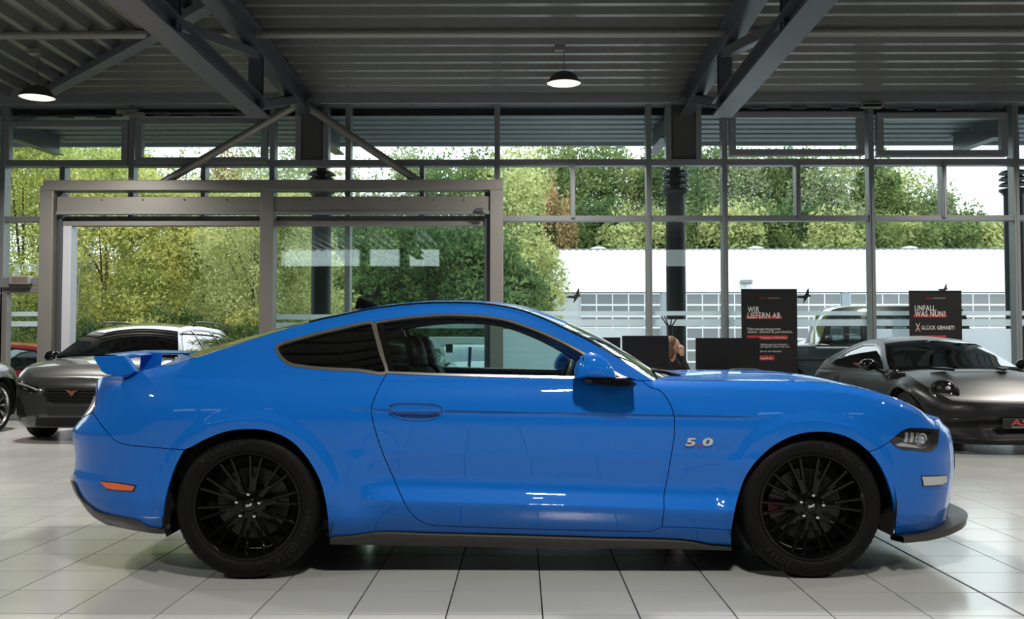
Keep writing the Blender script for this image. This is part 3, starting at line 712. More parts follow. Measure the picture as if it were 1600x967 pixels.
# ------------------------------------------------------------------ car body surfaces
class Body:
    """car side as a half-width surface W(x, z); the plan rounds in to the middle at both ends.
    Local frame: x along the car (nose +), near side y = -W, z up."""
    def __init__(s, W, xsr, xr, xsf, xf, pr=2.6, pf=2.6, Lr=1.0, Lf=1.0, loc=(0, 0, 0), rz=0.0):
        s.W, s.xsr, s.xr, s.xsf, s.xf, s.pr, s.pf, s.Lr, s.Lf = W, xsr, xr, xsf, xf, pr, pf, Lr, Lf
        s.loc, s.rz = np.array(loc, float), rz
        s.umin, s.umax = xsr - Lr, xsf + Lf
    def xE(s, u, z):
        u = np.asarray(u, float); z = np.asarray(z, float)
        thf = np.clip((u - s.xsf) / s.Lf, 0, 1) * math.pi / 2; thr = np.clip((s.xsr - u) / s.Lr, 0, 1) * math.pi / 2
        x = np.clip(u, s.xsr, s.xsf) + (s.xf(z) - s.xsf) * np.sin(thf) ** (2 / s.pf) - (s.xsr - s.xr(z)) * np.sin(thr) ** (2 / s.pr)
        E = np.maximum(np.cos(thf), 0) ** (2 / s.pf) * np.maximum(np.cos(thr), 0) ** (2 / s.pr)
        return x, E
    def P(s, u, z):
        x, E = s.xE(u, z)
        return np.stack([x, -s.W(x, z) * E, np.asarray(z, float) + 0 * x], -1)
    def N(s, u, z, h=0.002):
        u = np.asarray(u, float); z = np.asarray(z, float)
        u0, u1 = np.maximum(u - h, s.umin), np.minimum(u + h, s.umax)
        a = s.P(u1, z) - s.P(u0, z); b = s.P(u, z + h) - s.P(u, z - h)
        n = np.cross(a, b); l = np.linalg.norm(n, axis=-1, keepdims=True)
        return n / np.maximum(l, 1e-12)
    def u_of(s, x, z):
        x = np.asarray(x, float); u = x.copy()
        t = np.clip((x - s.xsf) / (s.xf(z) - s.xsf), 0, 1); u = np.where(x > s.xsf, s.xsf + s.Lf * 2 / math.pi * np.arcsin(t ** (s.pf / 2)), u)
        t = np.clip((s.xsr - x) / (s.xsr - s.xr(z)), 0, 1); u = np.where(x < s.xsr, s.xsr - s.Lr * 2 / math.pi * np.arcsin(t ** (s.pr / 2)), u)
        return u
    def Wxz(s, x, z):
        t = np.clip((x - s.xsf) / (s.xf(z) - s.xsf), 0, 1); t2 = np.clip((s.xsr - x) / (s.xsr - s.xr(z)), 0, 1)
        return s.W(x, z) * (1 - t ** s.pf) ** (1 / s.pf) * (1 - t2 ** s.pr) ** (1 / s.pr)
    def world(s, p):
        c, n = math.cos(s.rz), math.sin(s.rz); p = np.asarray(p, float)
        return np.stack([c * p[..., 0] - n * p[..., 1], n * p[..., 0] + c * p[..., 1], p[..., 2]], -1) + s.loc
    def local_ray(s, px, py):
        d = C_FWD + np.outer((np.asarray(px) - 800.0) / FPX, C_RIGHT) + np.outer((483.5 - np.asarray(py)) / FPX, C_UP)
        c, n = math.cos(s.rz), math.sin(s.rz)
        o = C_POS - s.loc; o = np.array([c * o[0] + n * o[1], -n * o[0] + c * o[1], o[2]])
        d = np.stack([c * d[:, 0] + n * d[:, 1], -n * d[:, 0] + c * d[:, 1], d[:, 2]], -1)
        return o, d / d[:, 1:2]
    def hit(s, pts, ymax=0.0):
        """pixels -> (u, z) on the near side"""
        pts = np.array(pts, float); o, d = s.local_ray(pts[:, 0], pts[:, 1])
        ys = np.linspace(-1.12, ymax, 150); n = len(pts)
        Q = o + d[None] * (ys - o[1])[:, None, None]
        g = -ys[:, None] - s.Wxz(Q[..., 0], Q[..., 2])
        neg = g <= 0; any_ = neg.any(0); i = np.where(any_, neg.argmax(0), 0)
        a = np.where(any_, ys[np.maximum(i - 1, 0)], ys[g.argmin(0)]); b = np.where(any_, ys[i], ys[g.argmin(0)])
        for _ in range(24):
            m = (a + b) / 2; p = o + d * (m - o[1])[:, None]; out = -m - s.Wxz(p[:, 0], p[:, 2]) > 0
            a = np.where(out, m, a); b = np.where(out, b, m)
        p = o + d * (b - o[1])[:, None]
        return [(float(u), float(z)) for u, z in zip(s.u_of(p[:, 0], p[:, 2]), p[:, 2])]
    def px(s, pts, step=6.0):
        """smooth pixel curve -> (u, z) curve"""
        return s.hit(crom(pts, step))

def dense(ring, d):
    out = []
    for i, p in enumerate(ring):
        p = np.array(p, float); q = np.array(ring[(i + 1) % len(ring)], float); n = max(1, int(math.ceil(np.linalg.norm(q - p) / d)))
        out += [p + (q - p) * k / n for k in range(n)]
    return out
def tri_fill(ring, holes, du, dz, zl=(), margin=0.35):
    R = np.array(ring); lo, hi = R.min(0), R.max(0)
    gu = np.arange(lo[0] + du / 2, hi[0], du); gz = np.arange(math.floor(lo[1] / dz) * dz, hi[1], dz)
    G = np.array([(a, b) for b in gz for a in gu]).reshape(-1, 2)
    for fn in zl:
        c = fn(gu); G = G[np.abs(G[:, 1] - fn(G[:, 0])) > dz * .4]
        for e in (-.0022, 0, .0022): G = np.vstack([G, np.stack([gu, c + e], 1)])
    k = in_poly(G, ring)
    for h in holes: k &= ~in_poly(G, h)
    G = G[k]
    if len(G):
        md = min(du, dz) * margin if not len(zl) else .0012; k = ~near_ring(G, ring, md)
        for h in holes: k &= ~near_ring(G, h, md)
        G = G[k]
    rings = [ring] + list(holes); V, Ed = [], []
    for r in rings:
        n0 = len(V); V += [tuple(p) for p in r]; Ed += [(n0 + i, n0 + (i + 1) % len(r)) for i in range(len(r))]
    V += [tuple(p) for p in G]
    vo, eo, fo, *_ = delaunay_2d_cdt([Vector(p) for p in V], Ed, [], 0, 1e-6)
    vo = np.array([tuple(v) for v in vo])
    F = np.array([f for f in fo if len(f) == 3])
    cen = vo[F].mean(1); k = in_poly(cen, ring)
    for h in holes: k &= ~in_poly(cen, h)
    F = F[k]
    a, b, c = vo[F[:, 0]], vo[F[:, 1]], vo[F[:, 2]]
    ar = (b[:, 0] - a[:, 0]) * (c[:, 1] - a[:, 1]) - (b[:, 1] - a[:, 1]) * (c[:, 0] - a[:, 0])
    F[ar < 0] = F[ar < 0][:, ::-1]
    return vo, F[np.abs(ar) > 1e-10]

def mesh_with_normals(name, V, F, N, m):
    me = bpy.data.meshes.new(name); me.from_pydata([tuple(v) for v in V], [], [tuple(int(i) for i in f) for f in F])
    me.polygons.foreach_set('use_smooth', [True] * len(me.polygons))
    me.normals_split_custom_set_from_vertices([tuple(n) for n in N])
    if m: me.materials.append(m)
    return me

def panel(B, name, ring, m, parent, off=0.0, lip=0.014, gap=0.0, holes=(), side=-1, du=0.022, dz=0.016, zl=()):
    """sheet panel lying on the body surface; side -1 near, +1 far (mirrored), 0 both in one mesh"""
    ring = inset(ring, gap) if gap else [np.array(p, float) for p in ring]
    ring = dense(ring, max(du, .02)); holes = [dense(h, max(du, .02)) for h in holes]
    if area2(ring) < 0: ring = ring[::-1]
    vo, F = tri_fill(ring, holes, du, dz, zl)
    V = B.P(vo[:, 0], vo[:, 1]); N = B.N(vo[:, 0], vo[:, 1]); V = V + N * off
    Vs, Fs, Ns = [V], [F], [N]; n0 = len(V)
    if lip > 0:
        for r, sg in [(ring, 1)] + [(h, -1 if area2(h) > 0 else 1) for h in holes]:
            r = np.array(r); p = B.P(r[:, 0], r[:, 1]); nn = B.N(r[:, 0], r[:, 1]); p = p + nn * off
            t = np.roll(p, -1, 0) - np.roll(p, 1, 0); t /= np.maximum(np.linalg.norm(t, axis=1)[:, None], 1e-9)
            en = np.cross(t, nn) * sg
            k = len(r); Vs += [p, p - nn * lip]; Ns += [en, en]
            i = np.arange(k); j = (i + 1) % k
            q = np.stack([n0 + i, n0 + k + i, n0 + k + j], 1), np.stack([n0 + i, n0 + k + j, n0 + j], 1)
            for a in q: Fs.append(a if sg > 0 else a[:, ::-1])
            n0 += 2 * k
    V = np.vstack(Vs); N = np.vstack(Ns); F = np.vstack(Fs)
    if side >= 0:
        V2 = V * (1, -1, 1); N2 = N * (1, -1, 1); F2 = F[:, ::-1]
        if side == 1: V, N, F = V2, N2, F2
        else: F = np.vstack([F, F2 + len(V)]); V = np.vstack([V, V2]); N = np.vstack([N, N2])
    o = link(name, mesh_with_normals(name, V, F, N, m), None, parent)
    return o
def panel2(B, name, ring, m, parent, **k):
    """the same part on both sides of the car, as two objects"""
    return panel(B, name, ring, m, parent, side=-1, **k), panel(B, name, ring, m, parent, side=1, **k)

def cross_patch(name, edge, m, parent, crown, bow=0.0, ny=20, off=0.0, power=2.0, thick=0.0):
    """sheet spanning the car between a near-side edge curve (x, y<0, z) and its mirror image"""
    E = np.array(edge, float); n = len(E)
    cr = np.interp(np.linspace(0, 1, n), np.linspace(0, 1, len(np.atleast_1d(crown))), np.atleast_1d(crown))
    bw = np.interp(np.linspace(0, 1, n), np.linspace(0, 1, len(np.atleast_1d(bow))), np.atleast_1d(bow))
    t = np.linspace(-1, 1, 2 * ny + 1); sh = 1 - np.abs(t) ** power
    X = E[:, :1] + bw[:, None] * sh; Y = -E[:, 1:2] * t; Z = E[:, 2:3] + cr[:, None] * sh + off
    V = np.stack([X, Y, Z], -1)
    gu = np.gradient(V, axis=0); gv = np.gradient(V, axis=1)
    N = np.cross(gu, gv); N /= np.maximum(np.linalg.norm(N, axis=-1, keepdims=True), 1e-9)
    w = 2 * ny + 1
    F = [(i * w + j, (i + 1) * w + j, (i + 1) * w + j + 1, i * w + j + 1) for i in range(n - 1) for j in range(w - 1)]
    V = V.reshape(-1, 3); N = N.reshape(-1, 3)
    if N[:, 2].mean() < 0: N = -N
    f0 = F[len(F) // 2]; fn = np.cross(V[f0[1]] - V[f0[0]], V[f0[2]] - V[f0[1]])
    if fn @ N[f0[0]] < 0: F = [f[::-1] for f in F]
    return link(name, mesh_with_normals(name, V, F, N, m), None, parent)
# ------------------------------------------------------------------ the blue coupe: surface definition
CO_LOC, CO_RZ = (0.026, 5.745, 0.0), 0.0175
XW = 1.36; RW_F, RW_R = 0.345, 0.352; WZ = 0.343
_lowA = pchip([.10, .16, .20, .25, .30, .345, .358], [.78, .815, .855, .893, .919, .937, .9395])
_lowB = pchip([.358, .385, .43, .46, .52, .60], [.9395, .920, .8975, .8965, .905, .9185])
_base = pchip([.10, .16, .20, .25, .30, .40, .50, .60, .70, .76, .82, .87, .91, .94, .955], [.77, .81, .85, .888, .910, .922, .928, .934, .938, .938, .932, .920, .904, .886, .874])
_upA = pchip([.60, .68, .74, .765, .782, .790], [.9185, .9265, .930, .930, .932, .941])
_upB = pchip([.790, .82, .86, .90, .93, .955], [.941, .936, .926, .912, .896, .874])
_zt = pchip([-2.5, -2.3, -2.16, -2.10, -2.03, -1.95, -1.88, -1.75, -1.68, -1.6, .50, .60, .9, 1.12, 1.35, 1.5, 1.65, 1.8, 1.95, 2.06, 2.2, 2.4],
            [.955, .958, .966, .970, .974, .993, 1.01, 1.04, 1.10, 1.7, 1.7, .957, .950, .948, .945, .935, .906, .868, .805, .745, .742, .74])
_xf = pchip([.08, .14, .20, .30, .40, .50, .56, .60, .64, .68, .72, .76, .80, .86, .95], [2.287, 2.281, 2.282, 2.286, 2.304, 2.316, 2.314, 2.31, 2.303, 2.286, 2.25, 2.235, 2.22, 2.18, 2.12])
_xr = pchip([.12, .16, .20, .26, .32, .38, .44, .50, .55, .60, .64, .68, .72, .76, .80, .84, .88, .92, .96, 1.0],
            [-2.197, -2.191, -2.233, -2.339, -2.387, -2.43, -2.447, -2.433, -2.432, -2.44, -2.447, -2.448, -2.42, -2.382, -2.354, -2.336, -2.329, -2.329, -2.332, -2.334])
CREASE_LO = lambda x: .3605 - .032 * np.asarray(x, float)
CREASE_UP = lambda x: .802 - .0204 * np.asarray(x, float)
def coupe_W(x, z):
    x = np.asarray(x, float); z = np.asarray(z, float) + 0 * x
    zl = np.minimum(z, .955)
    base = _base(zl)
    za = zl - CREASE_LO(x) + .358; zu = np.minimum(zl - (CREASE_UP(x) - .79) * (1 - smoothstep(.84, .94, zl)), .955)
    low = np.where(za < .358, _lowA(za), _lowB(za)); up = np.where(zu < .79, _upA(zu), _upB(zu))
    wl = smoothstep(-.86, -.66, x) * (1 - smoothstep(.98, 1.10, x)); wu = smoothstep(-.98, -.62, x) * (1 - smoothstep(.95, 1.22, x))
    ft = smoothstep(.56, .64, zl)
    w = base + wl * (low - base) * (1 - ft) + wu * (up - base) * ft
    w = w + .024 * np.exp(-((x + 1.50) / .55) ** 2) * np.exp(-((zl - .80) / .15) ** 2)
    w = w + .012 * np.exp(-((x - 1.40) / .45) ** 2) * np.exp(-((zl - .74) / .14) ** 2)
    rr = np.hypot(x + XW, z - WZ); rf = np.hypot(x - XW, z - WZ)
    w = w + .013 * (1 - smoothstep(.420, .480, rr)) * smoothstep(.25, .40, z) + .012 * (1 - smoothstep(.415, .472, rf)) * smoothstep(.25, .40, z)
    # greenhouse
    t = np.maximum(z - .955, 0)
    g = .872 - .50 * t - .55 * t * t
    # the quarter shoulder eases into the pillar
    k = 1 - smoothstep(-1.0, -.55, x)
    g2 = .880 - .62 * t - .35 * t * t
    w = np.where(z > .955, g * (1 - k) + g2 * k - .874 * 0, w)
    # slight plan taper of the whole cabin and sides
    w = w - .012 * smoothstep(1.2, 2.0, x) - .010 * smoothstep(-1.7, -2.3, x)
    # rolled top edge (fender ridge, deck edge)
    zt = _zt(x); r = .075
    q = np.clip((z - (zt - r)) / (r * 1.06), 0, .999)
    rg = np.maximum(0, 1 - np.abs(z - (zt - .040)) / .022) * smoothstep(.95, 1.15, x) * (1 - smoothstep(1.85, 2.0, x))
    return w - r * (1 - np.sqrt(1 - q * q)) + .0055 * rg
COUPE = Body(coupe_W, -1.55, _xr, 1.50, _xf, pr=2.7, pf=2.5, Lr=1.1, Lf=1.05, loc=CO_LOC, rz=CO_RZ)
# ------------------------------------------------------------------ wheels and lettering
def spoke_bar(mb, r0, a0, r1, a1, w0, w1, y0, y1, d0, d1):
    """tapered spoke in the wheel plane (x, z), faces -y"""
    p0 = np.array((r0 * math.cos(a0), r0 * math.sin(a0))); p1 = np.array((r1 * math.cos(a1), r1 * math.sin(a1)))
    d = p1 - p0; d /= np.linalg.norm(d); n = np.array((-d[1], d[0]))
    v = []
    for p, w, y, dp in ((p0, w0, y0, d0), (p1, w1, y1, d1)):
        for sg, yy, k in ((-1, y + dp, 1.0), (1, y + dp, 1.0), (1, y + 0.004, 1.0), (0.55, y, 1), (-0.55, y, 1), (-1, y + 0.004, 1.0)):
            q = p + n * w * sg; v.append((q[0], yy, q[1]))
    f = [(i, (i + 1) % 6, 6 + (i + 1) % 6, 6 + i) for i in range(6)] + [tuple(range(6)), tuple(range(11, 5, -1))]
    mb.add(v, f)

def tyre_mesh(R, rim, w, n=140):
    mb = MB(); h = w / 2
    prof = [(rim - .008, -h * .80), (rim + .004, -h * .90), (rim + .012, -h * .96), (rim + (R - rim) * .45, -h * 1.02), (R - .030, -h * .97), (R - .014, -h * .88),
            (R - .004, -h * .72), (R, -h * .4), (R, 0), (R, h * .4), (R - .004, h * .72), (R - .014, h * .88), (R - .03, h * .97), (rim + .012, h * .96), (rim - .008, h * .80)]
    mb.lathe(prof, n, 'y')
    for i in (5, 6):
        for k in range(n):
            if k % 2:
                x, y, z = mb.v[i * n + k]; s_ = 1 - (.0035 / R); mb.v[i * n + k] = (x * s_, y, z * s_)
    me = mb.mesh('tyre', 40)
    return me

def wheel_kit(R, rim, w, style, m_rim, m_tyre, caliper=None, pony=False, rot=0.0, lug=0.3):
    """list of (name, mesh, material) for one wheel, axle along y, outer face at -y"""
    h = w / 2; kit = [('tyre', tyre_mesh(R, rim, w), m_tyre)]
    mb = MB()
    mb.lathe([(rim + .010, -h * .93), (rim + .006, -h * .97), (rim - .004, -h * .97), (rim - .010, -h * .90), (rim - .018, -h * .70), (rim - .022, h * .2), (rim - .008, h * .9)], 72, 'y')
    kit.append(('rim_barrel', mb.mesh('rim_barrel', 35), m_rim))
    yo = -h * .86; yi = -h * .62
    n_sp = 5 if style == 'double5' else 10
    for k in range(n_sp):
        a = rot + 2 * math.pi * k / n_sp; mb = MB()
        if style == 'pairs10':
            spoke_bar(mb, .040, a, .135, a, .016, .0175, yi, yi - .006, .03, .03)
            for s_ in (-1, 1): spoke_bar(mb, .118, a + s_ * .095, rim - .008, a + s_ * .120, .0085, .0072, yi - .005, yo, .028, .022)
        elif style == 'double5':
            for s_ in (-1, 1): spoke_bar(mb, .045, a + s_ * .25, rim - .006, a + s_ * .16, .013, .010, yi, yo, .03, .025)
        else:
            spoke_bar(mb, .045, a, rim - .006, a + .10, .012, .008, yi, yo, .03, .025)
            spoke_bar(mb, .130, a + .05, rim - .006, a - .12, .006, .006, yi - .01, yo, .02, .02)
        kit.append(('spoke', mb.mesh('spoke', 30), m_rim))
    mb = MB(); mb.lathe([(.001, yi - .004), (.060, yi - .004), (.078, yi + .004), (.080, yi + .05)], 40, 'y')
    kit.append(('hub', mb.mesh('hub', 30), m_rim))
    mb = MB(); mb.lathe([(.06, h * .05), (.175, h * .05), (.178, h * .10), (.175, h * .22), (.06, h * .22)], 48, 'y')
    kit.append(('brake_disc', mb.mesh('brake_disc', 30), mat('brake_steel', (.06, .06, .062), .35, 1.0)))
    mb = MB(); mb.lathe([(.001, h * .25), (rim - .024, h * .25), (rim - .024, h * .8)], 40, 'y')
    kit.append(('dust_shield', mb.mesh('dust_shield', 30), mat('black_plastic', (.006, .006, .0065), .5, spec=.22)))
    if caliper is not None:
        mb = MB(); a0 = caliper
        pts = []
        for r, y0, y1 in ((.115, -.01, .04), (.192, -.01, .04)):
            for i in range(9): pts.append((r, a0 + (i - 4) * .085, y0))
        v = [(r * math.cos(a), -h * .05 - .012 + y, r * math.sin(a)) for r, a, y in pts]
        v += [(x, y + .05, z) for x, y, z in v]
        f = []
        for i in range(8):
            f += [(i, i + 1, 10 + i, 9 + i), (18 + i + 1, 18 + i, 27 + i, 28 + i), (i + 1, i, 18 + i, 19 + i), (9 + i, 10 + i, 28 + i, 27 + i)]
        f += [(0, 9, 27, 18), (8, 26, 35, 17)]
        mb.add(v, f); kit.append(('caliper', mb.mesh('caliper', 30), mat('caliper_red', (.045, .004, .005), .4, coat=.3)))
    for k in range(5):
        a = lug + 2 * math.pi * k / 5; c = (.057 * math.cos(a), 0, .057 * math.sin(a))
        mb = MB(); mb.lathe([(.001, yi - .032), (.008, yi - .031), (.012, yi - .022), (.013, yi - .014), (.013, yi)], 6, 'y', c=c)
        kit.append(('lug_nut', mb.mesh('lug_nut', 40), mat('chrome', (.82, .83, .85), .10, 1.0) if style == 'pairs10' else mat('dark_steel', (.1, .1, .1), .3, .8)))
    mb = MB(); mb.lathe([(.001, yi - .014), (.026, yi - .013), (.032, yi - .008), (.034, yi)], 28, 'y')
    kit.append(('centre_cap', mb.mesh('centre_cap', 30), m_rim))
    if pony:
        # small silver running-horse mark on the cap
        out = [(-.017, .001), (-.010, .005), (-.002, .003), (.004, .006), (.010, .011), (.015, .010), (.018, .005), (.014, .004), (.011, .001), (.016, -.004),
               (.012, -.003), (.007, -.002), (.002, -.003), (-.003, -.008), (-.006, -.004), (-.010, -.008), (-.016, -.009), (-.010, -.004), (-.011, .001)]
        mb = MB(); mb.poly([(x, yi - .0148, z) for x, z in out], (0, -1, 0), .002)
        kit.append(('emblem', mb.mesh('emblem'), mat('chrome', (.82, .83, .85), .10, 1.0)))
    return kit
def put_wheel(kit, parent, x, y, z, far=False, spin=0.0):
    w = thing('wheel', loc=(x, y, z)); w.parent = parent
    w.rotation_euler = (0, spin, math.pi if far else 0)
    if far: w.rotation_euler = (0, -spin, math.pi)
    for n, me, m in kit: link(n, me, m, w)
    return w
def arc_text(s, r, a_mid, size, y, parent, m, name, top=True, step=None):
    """raised letters round a sidewall, seen from -y"""
    step = step or size * .85 / r
    mb_v, mb_f = [], []
    for i, ch in enumerate(s):
        if ch == ' ': continue
        a = a_mid - (i - (len(s) - 1) / 2) * step * (1 if top else -1)
        me = text_mesh(ch, size, .0012, .0006)
        R_ = Matrix.Translation((r * math.cos(a), y, r * math.sin(a))) @ Matrix.Rotation(-(a - math.pi / 2) + (0 if top else math.pi), 4, 'Y') @ FACE_CAM
        k = len(mb_v); mb_v += [tuple(R_ @ v.co) for v in me.vertices]; mb_f += [tuple(k + i_ for i_ in p.vertices) for p in me.polygons]
        bpy.data.meshes.remove(me)
    mb = MB(); mb.v, mb.f = mb_v, mb_f
    return link(name, mb.mesh(name), m, parent)
# ------------------------------------------------------------------ the blue coupe: parts
def build_coupe():
    B = COUPE
    BLUE = mat('grabber_blue', (.004, .125, .52), .45, 0.0, coat=.72, coat_rough=.012, spec=0.06)
    BLK = mat('gloss_black', (.004, .004, .0045), .10, spec=.5)
    PLA = mat('black_plastic', (.006, .006, .0065), .5, spec=.22)
    SKIRT = mat('satin_grey_plastic', (.040, .037, .033), .38)
    TRIM = mat('satin_trim', (.42, .40, .36), .22, .9)
    CHR = mat('chrome', (.82, .83, .85), .10, 1.0)
    GL_D = glass_mat('coupe_glass', (.56, .70, .68), .05)
    GL_Q = glass_mat('coupe_privacy_glass', (.05, .055, .05), .06)
    root = thing('sports_coupe', 'bright blue two-door sports coupe with black wheels and rear wing, seen side on', 'car', CO_LOC, CO_RZ)
    px = B.px; ZL = (CREASE_LO, CREASE_UP)
    # --- traced lines (photo pixels)
    rail = [(1021, 594), (1005, 584), (969, 561), (917, 531), (878, 512), (846, 497), (810, 484), (758, 475.5), (700, 473.5), (650, 475), (590, 481.5), (527, 494), (465, 508), (402, 527.5), (350, 544), (306, 558)]
    deck = [(306, 558), (275, 568), (234, 576), (213, 580.5), (185, 586.5), (160, 588.5), (153, 590)]
    tail_edge = [(153, 590), (150.5, 600), (150, 615), (150, 632), (145, 645)]
    bump_r = [(145, 645), (165, 672), (184, 690.5), (200, 695), (240, 699), (289, 703)]
    arch_r_top = [(289, 703), (305, 696), (327.5, 684), (352, 675), (381, 671), (410, 672), (436, 679), (458, 692), (476, 711), (490, 732), (500, 752), (508, 782), (512, 810), (513.5, 839)]
    arch_r_low = [(289, 703), (277, 724), (267, 750), (259, 780), (255.5, 806), (254, 826)]
    sill = [(513.5, 839), (550, 836), (592, 830.5), (680, 832), (810, 835), (940, 839), (1070, 843), (1114, 850), (1142.5, 852)]
    front_low = [(1142.5, 852), (1143, 828)]
    fen_low = [(1143, 828), (1090, 825), (1034, 823)]
    door_bot = [(1034, 823), (1028, 826), (1018, 829.5), (940, 829), (810, 826), (700, 822), (680, 821)]
    door_rear = [(680, 821), (667, 818.5), (654, 812.5), (638, 796), (625, 770), (612, 740), (599, 710), (588, 678), (581, 650), (580, 638.5), (590.6, 609), (604, 583.5)]
    belt = [(604, 583.5), (650, 585.5), (712, 587.5), (800, 589.5), (875, 591), (940, 592.5), (995, 594)]
    win_top = [(995, 594), (972, 586.5), (940, 567), (901, 544), (859, 523), (810, 504), (785, 497), (758, 493), (725, 490.8), (690, 490.6), (631, 495.5), (586, 502.5)]
    door_front = [(995, 594), (1003, 595), (1018, 606), (1028, 608), (1044, 625.5), (1052, 645), (1054, 661), (1053, 685), (1049, 710), (1043, 745), (1037.5, 775), (1037.5, 795), (1034, 823)]
    quarter = [(430, 543), (436, 538), (465, 528.5), (527.5, 513), (583, 504), (585, 511), (595, 548), (604, 582.5), (560, 580), (496, 576.5), (470, 573.5), (452, 570), (441, 562), (434, 553), (430, 543)]
    arch_f = [(1143, 828), (1145, 818), (1150, 791), (1164, 747.5), (1177, 727), (1192.5, 710), (1210, 696), (1230, 685), (1253, 677.5), (1277, 675), (1298, 676), (1317.5, 681), (1340, 692), (1357, 705.5)]
    arch_f2 = [(1357, 705.5), (1370, 721), (1381, 740), (1394, 776), (1399, 810), (1399, 837)]
    head_line = [(1357, 705.5), (1372, 701), (1391, 689)]
    light_low = [(1391, 689), (1399, 697), (1408, 701.5), (1430, 704), (1453, 706), (1459, 703), (1464, 697), (1467, 686), (1467.5, 671)]
    light_top = [(1391, 689), (1404, 678), (1418, 670), (1440, 669.5), (1467.5, 671)]
    # body side: rail, pillar, quarter and rocker in one pressing
    dr = px(door_rear, 5)
    rail_c = px(rail, 8); deck_c = px(deck, 6)
    ring = join(rail_c, deck_c, px(tail_edge), px(bump_r), px(arch_r_top, 5), px(sill, 10), px(front_low), px(fen_low), px(door_bot, 8), dr,
                px([(604, 583.5), (594, 545), (585, 508), (586, 502.5)], 6), px(win_top[::-1], 6), px([(995, 594), (1003, 595), (1021, 594)], 6))
    qw = px(quarter, 5)[:-1]
    panel2(B, 'body_side', ring, BLUE, root, gap=.0022, holes=[qw], du=.015, dz=.0115, zl=ZL)
    panel2(B, 'quarter_window', qw, GL_Q, root, off=-.010, lip=0, gap=.006)
    qo = inset(qw, -.004); qi = inset(qw, .011)
    panel2(B, 'quarter_window_trim', qo, TRIM, root, off=.003, lip=.012, holes=[qi], du=.03, dz=.03)
    # door
    belt_c = px(belt, 10)
    ring = join(belt_c, px(door_front, 5), px(door_bot, 8), dr)
    dn, df = panel2(B, 'door', ring, BLUE, root, gap=.0022, du=.02, dz=.0125, zl=ZL)
    wring = join(px(belt, 8), px(win_top, 6), px([(586, 502.5), (585, 508), (594, 545), (604, 583.5)], 6))
    panel2(B, 'door_window', wring, GL_D, root, off=-.012, lip=0, gap=.004)
    panel2(B, 'door_window_trim', wring, TRIM, root, off=.0015, lip=.012, holes=[inset(wring, .011)], du=.03, dz=.03)
    bp = join(px([(589, 503), (597, 540), (608, 583)], 8), px([(608, 583), (619, 583.5)], 8), px([(619, 583.5), (606, 540), (598, 502)], 8), px([(598, 502), (589, 503)], 8))
    panel2(B, 'pillar_trim', bp, BLK, root, off=-.004, lip=.01)
    sail = px([(905, 592), (995, 593), (972, 587), (955, 577), (930, 573), (905, 592)], 5)[:-1]
    # small triangular sail behind the mirror
    sail = px([(960, 592.5), (992, 593.5), (970, 587), (948, 572.5)], 50)
    panel2(B, 'mirror_sail', sail, BLK, root, off=-.003, lip=.01)
    # front fender
    ridge_x = np.linspace(.62, 2.03, 60); ridge = [(float(B.u_of(x, _zt(x))), float(_zt(x))) for x in ridge_x]
    fr_in = px([(1467.5, 671), (1467, 662)], 4)
    ring = join(px([(1003, 595), (1021, 594)], 8), ridge, fr_in[::-1], px(light_top[::-1], 5), px(head_line[::-1], 5), px(arch_f[::-1], 5), px(fen_low, 8), px(door_front[::-1][:-1], 5))
    panel2(B, 'front_fender', ring, BLUE, root, gap=.0022, du=.015, dz=.0115, zl=ZL)
    # headlamp: dark housing, projector, clear cover
    hl = join(px(light_low, 4), px(light_top[::-1], 4))
    for sd, h in zip((-1, 1), (panel(B, 'headlamp', hl, PLA, root, off=-.055, lip=0, side=-1), panel(B, 'headlamp', hl, PLA, root, off=-.055, lip=0, side=1))):
        panel(B, 'lamp_cover', hl, glass_mat('lamp_glass', (.93, .95, .96), .07), h, off=.001, lip=.0, side=sd)
        panel(B, 'lamp_rim', hl, BLK, h, off=-.001, lip=.05, holes=[inset(hl, .006)], side=sd)
        cp = px([(1447, 688)], 1)[0]; p = B.P(*cp); n = B.N(*cp)
        mb = MB(); mb.ball((0, 0, 0), (.026, .026, .026), 20, 12)
        o = mb.build('projector_lens', mat('lens_glass', (.55, .6, .66), .04, .6), h, smooth=60); c = p - n * .035; o.location = (c[0], c[1] * -sd, c[2])
        mb = MB(); mb.lathe([(.030, -.012), (.036, -.014), (.036, .02)], 28, 'y'); o = mb.build('projector_ring', CHR, h, smooth=40); o.location = (c[0], c[1] * -sd, c[2]); o.rotation_euler = (0, 0, .5 * -sd)
        for i in range(3):
            bar = px([(1421 + i * 9, 674), (1426 + i * 9, 674), (1424 + i * 9, 692), (1419 + i * 9, 692)], 50)
            panel(B, 'running_light_bar', bar, mat('frosted_lamp', (.55, .57, .58), .22, .3), h, off=-.028, lip=.02, side=sd)
        lo = px([(1402, 696.5), (1412, 698.5), (1450, 702), (1458, 698), (1440, 697), (1415, 693)], 50)
        panel(B, 'lower_reflector', lo, mat('lamp_reflector', (.72, .72, .7), .25, .7), h, off=-.03, lip=.01, side=sd)
    # bumper cover, front
    zc = .70
    top = [(float(B.u_of(x, _zt(x))), float(_zt(x))) for x in np.linspace(2.03, 2.075, 6)]
    u_end = B.umax
    nose = [(t * u_end + (1 - t) * top[-1][0], top[-1][1] + (.735 - top[-1][1]) * t) for t in np.linspace(0, 1, 14)]
    low_c = px([(1399, 837), (1430, 834), (1460, 829), (1474, 825)], 6); ul, zl_ = low_c[-1]
    low_n = [(ul + (u_end - ul) * t, zl_ + (.15 - zl_) * t) for t in np.linspace(0, 1, 14)]
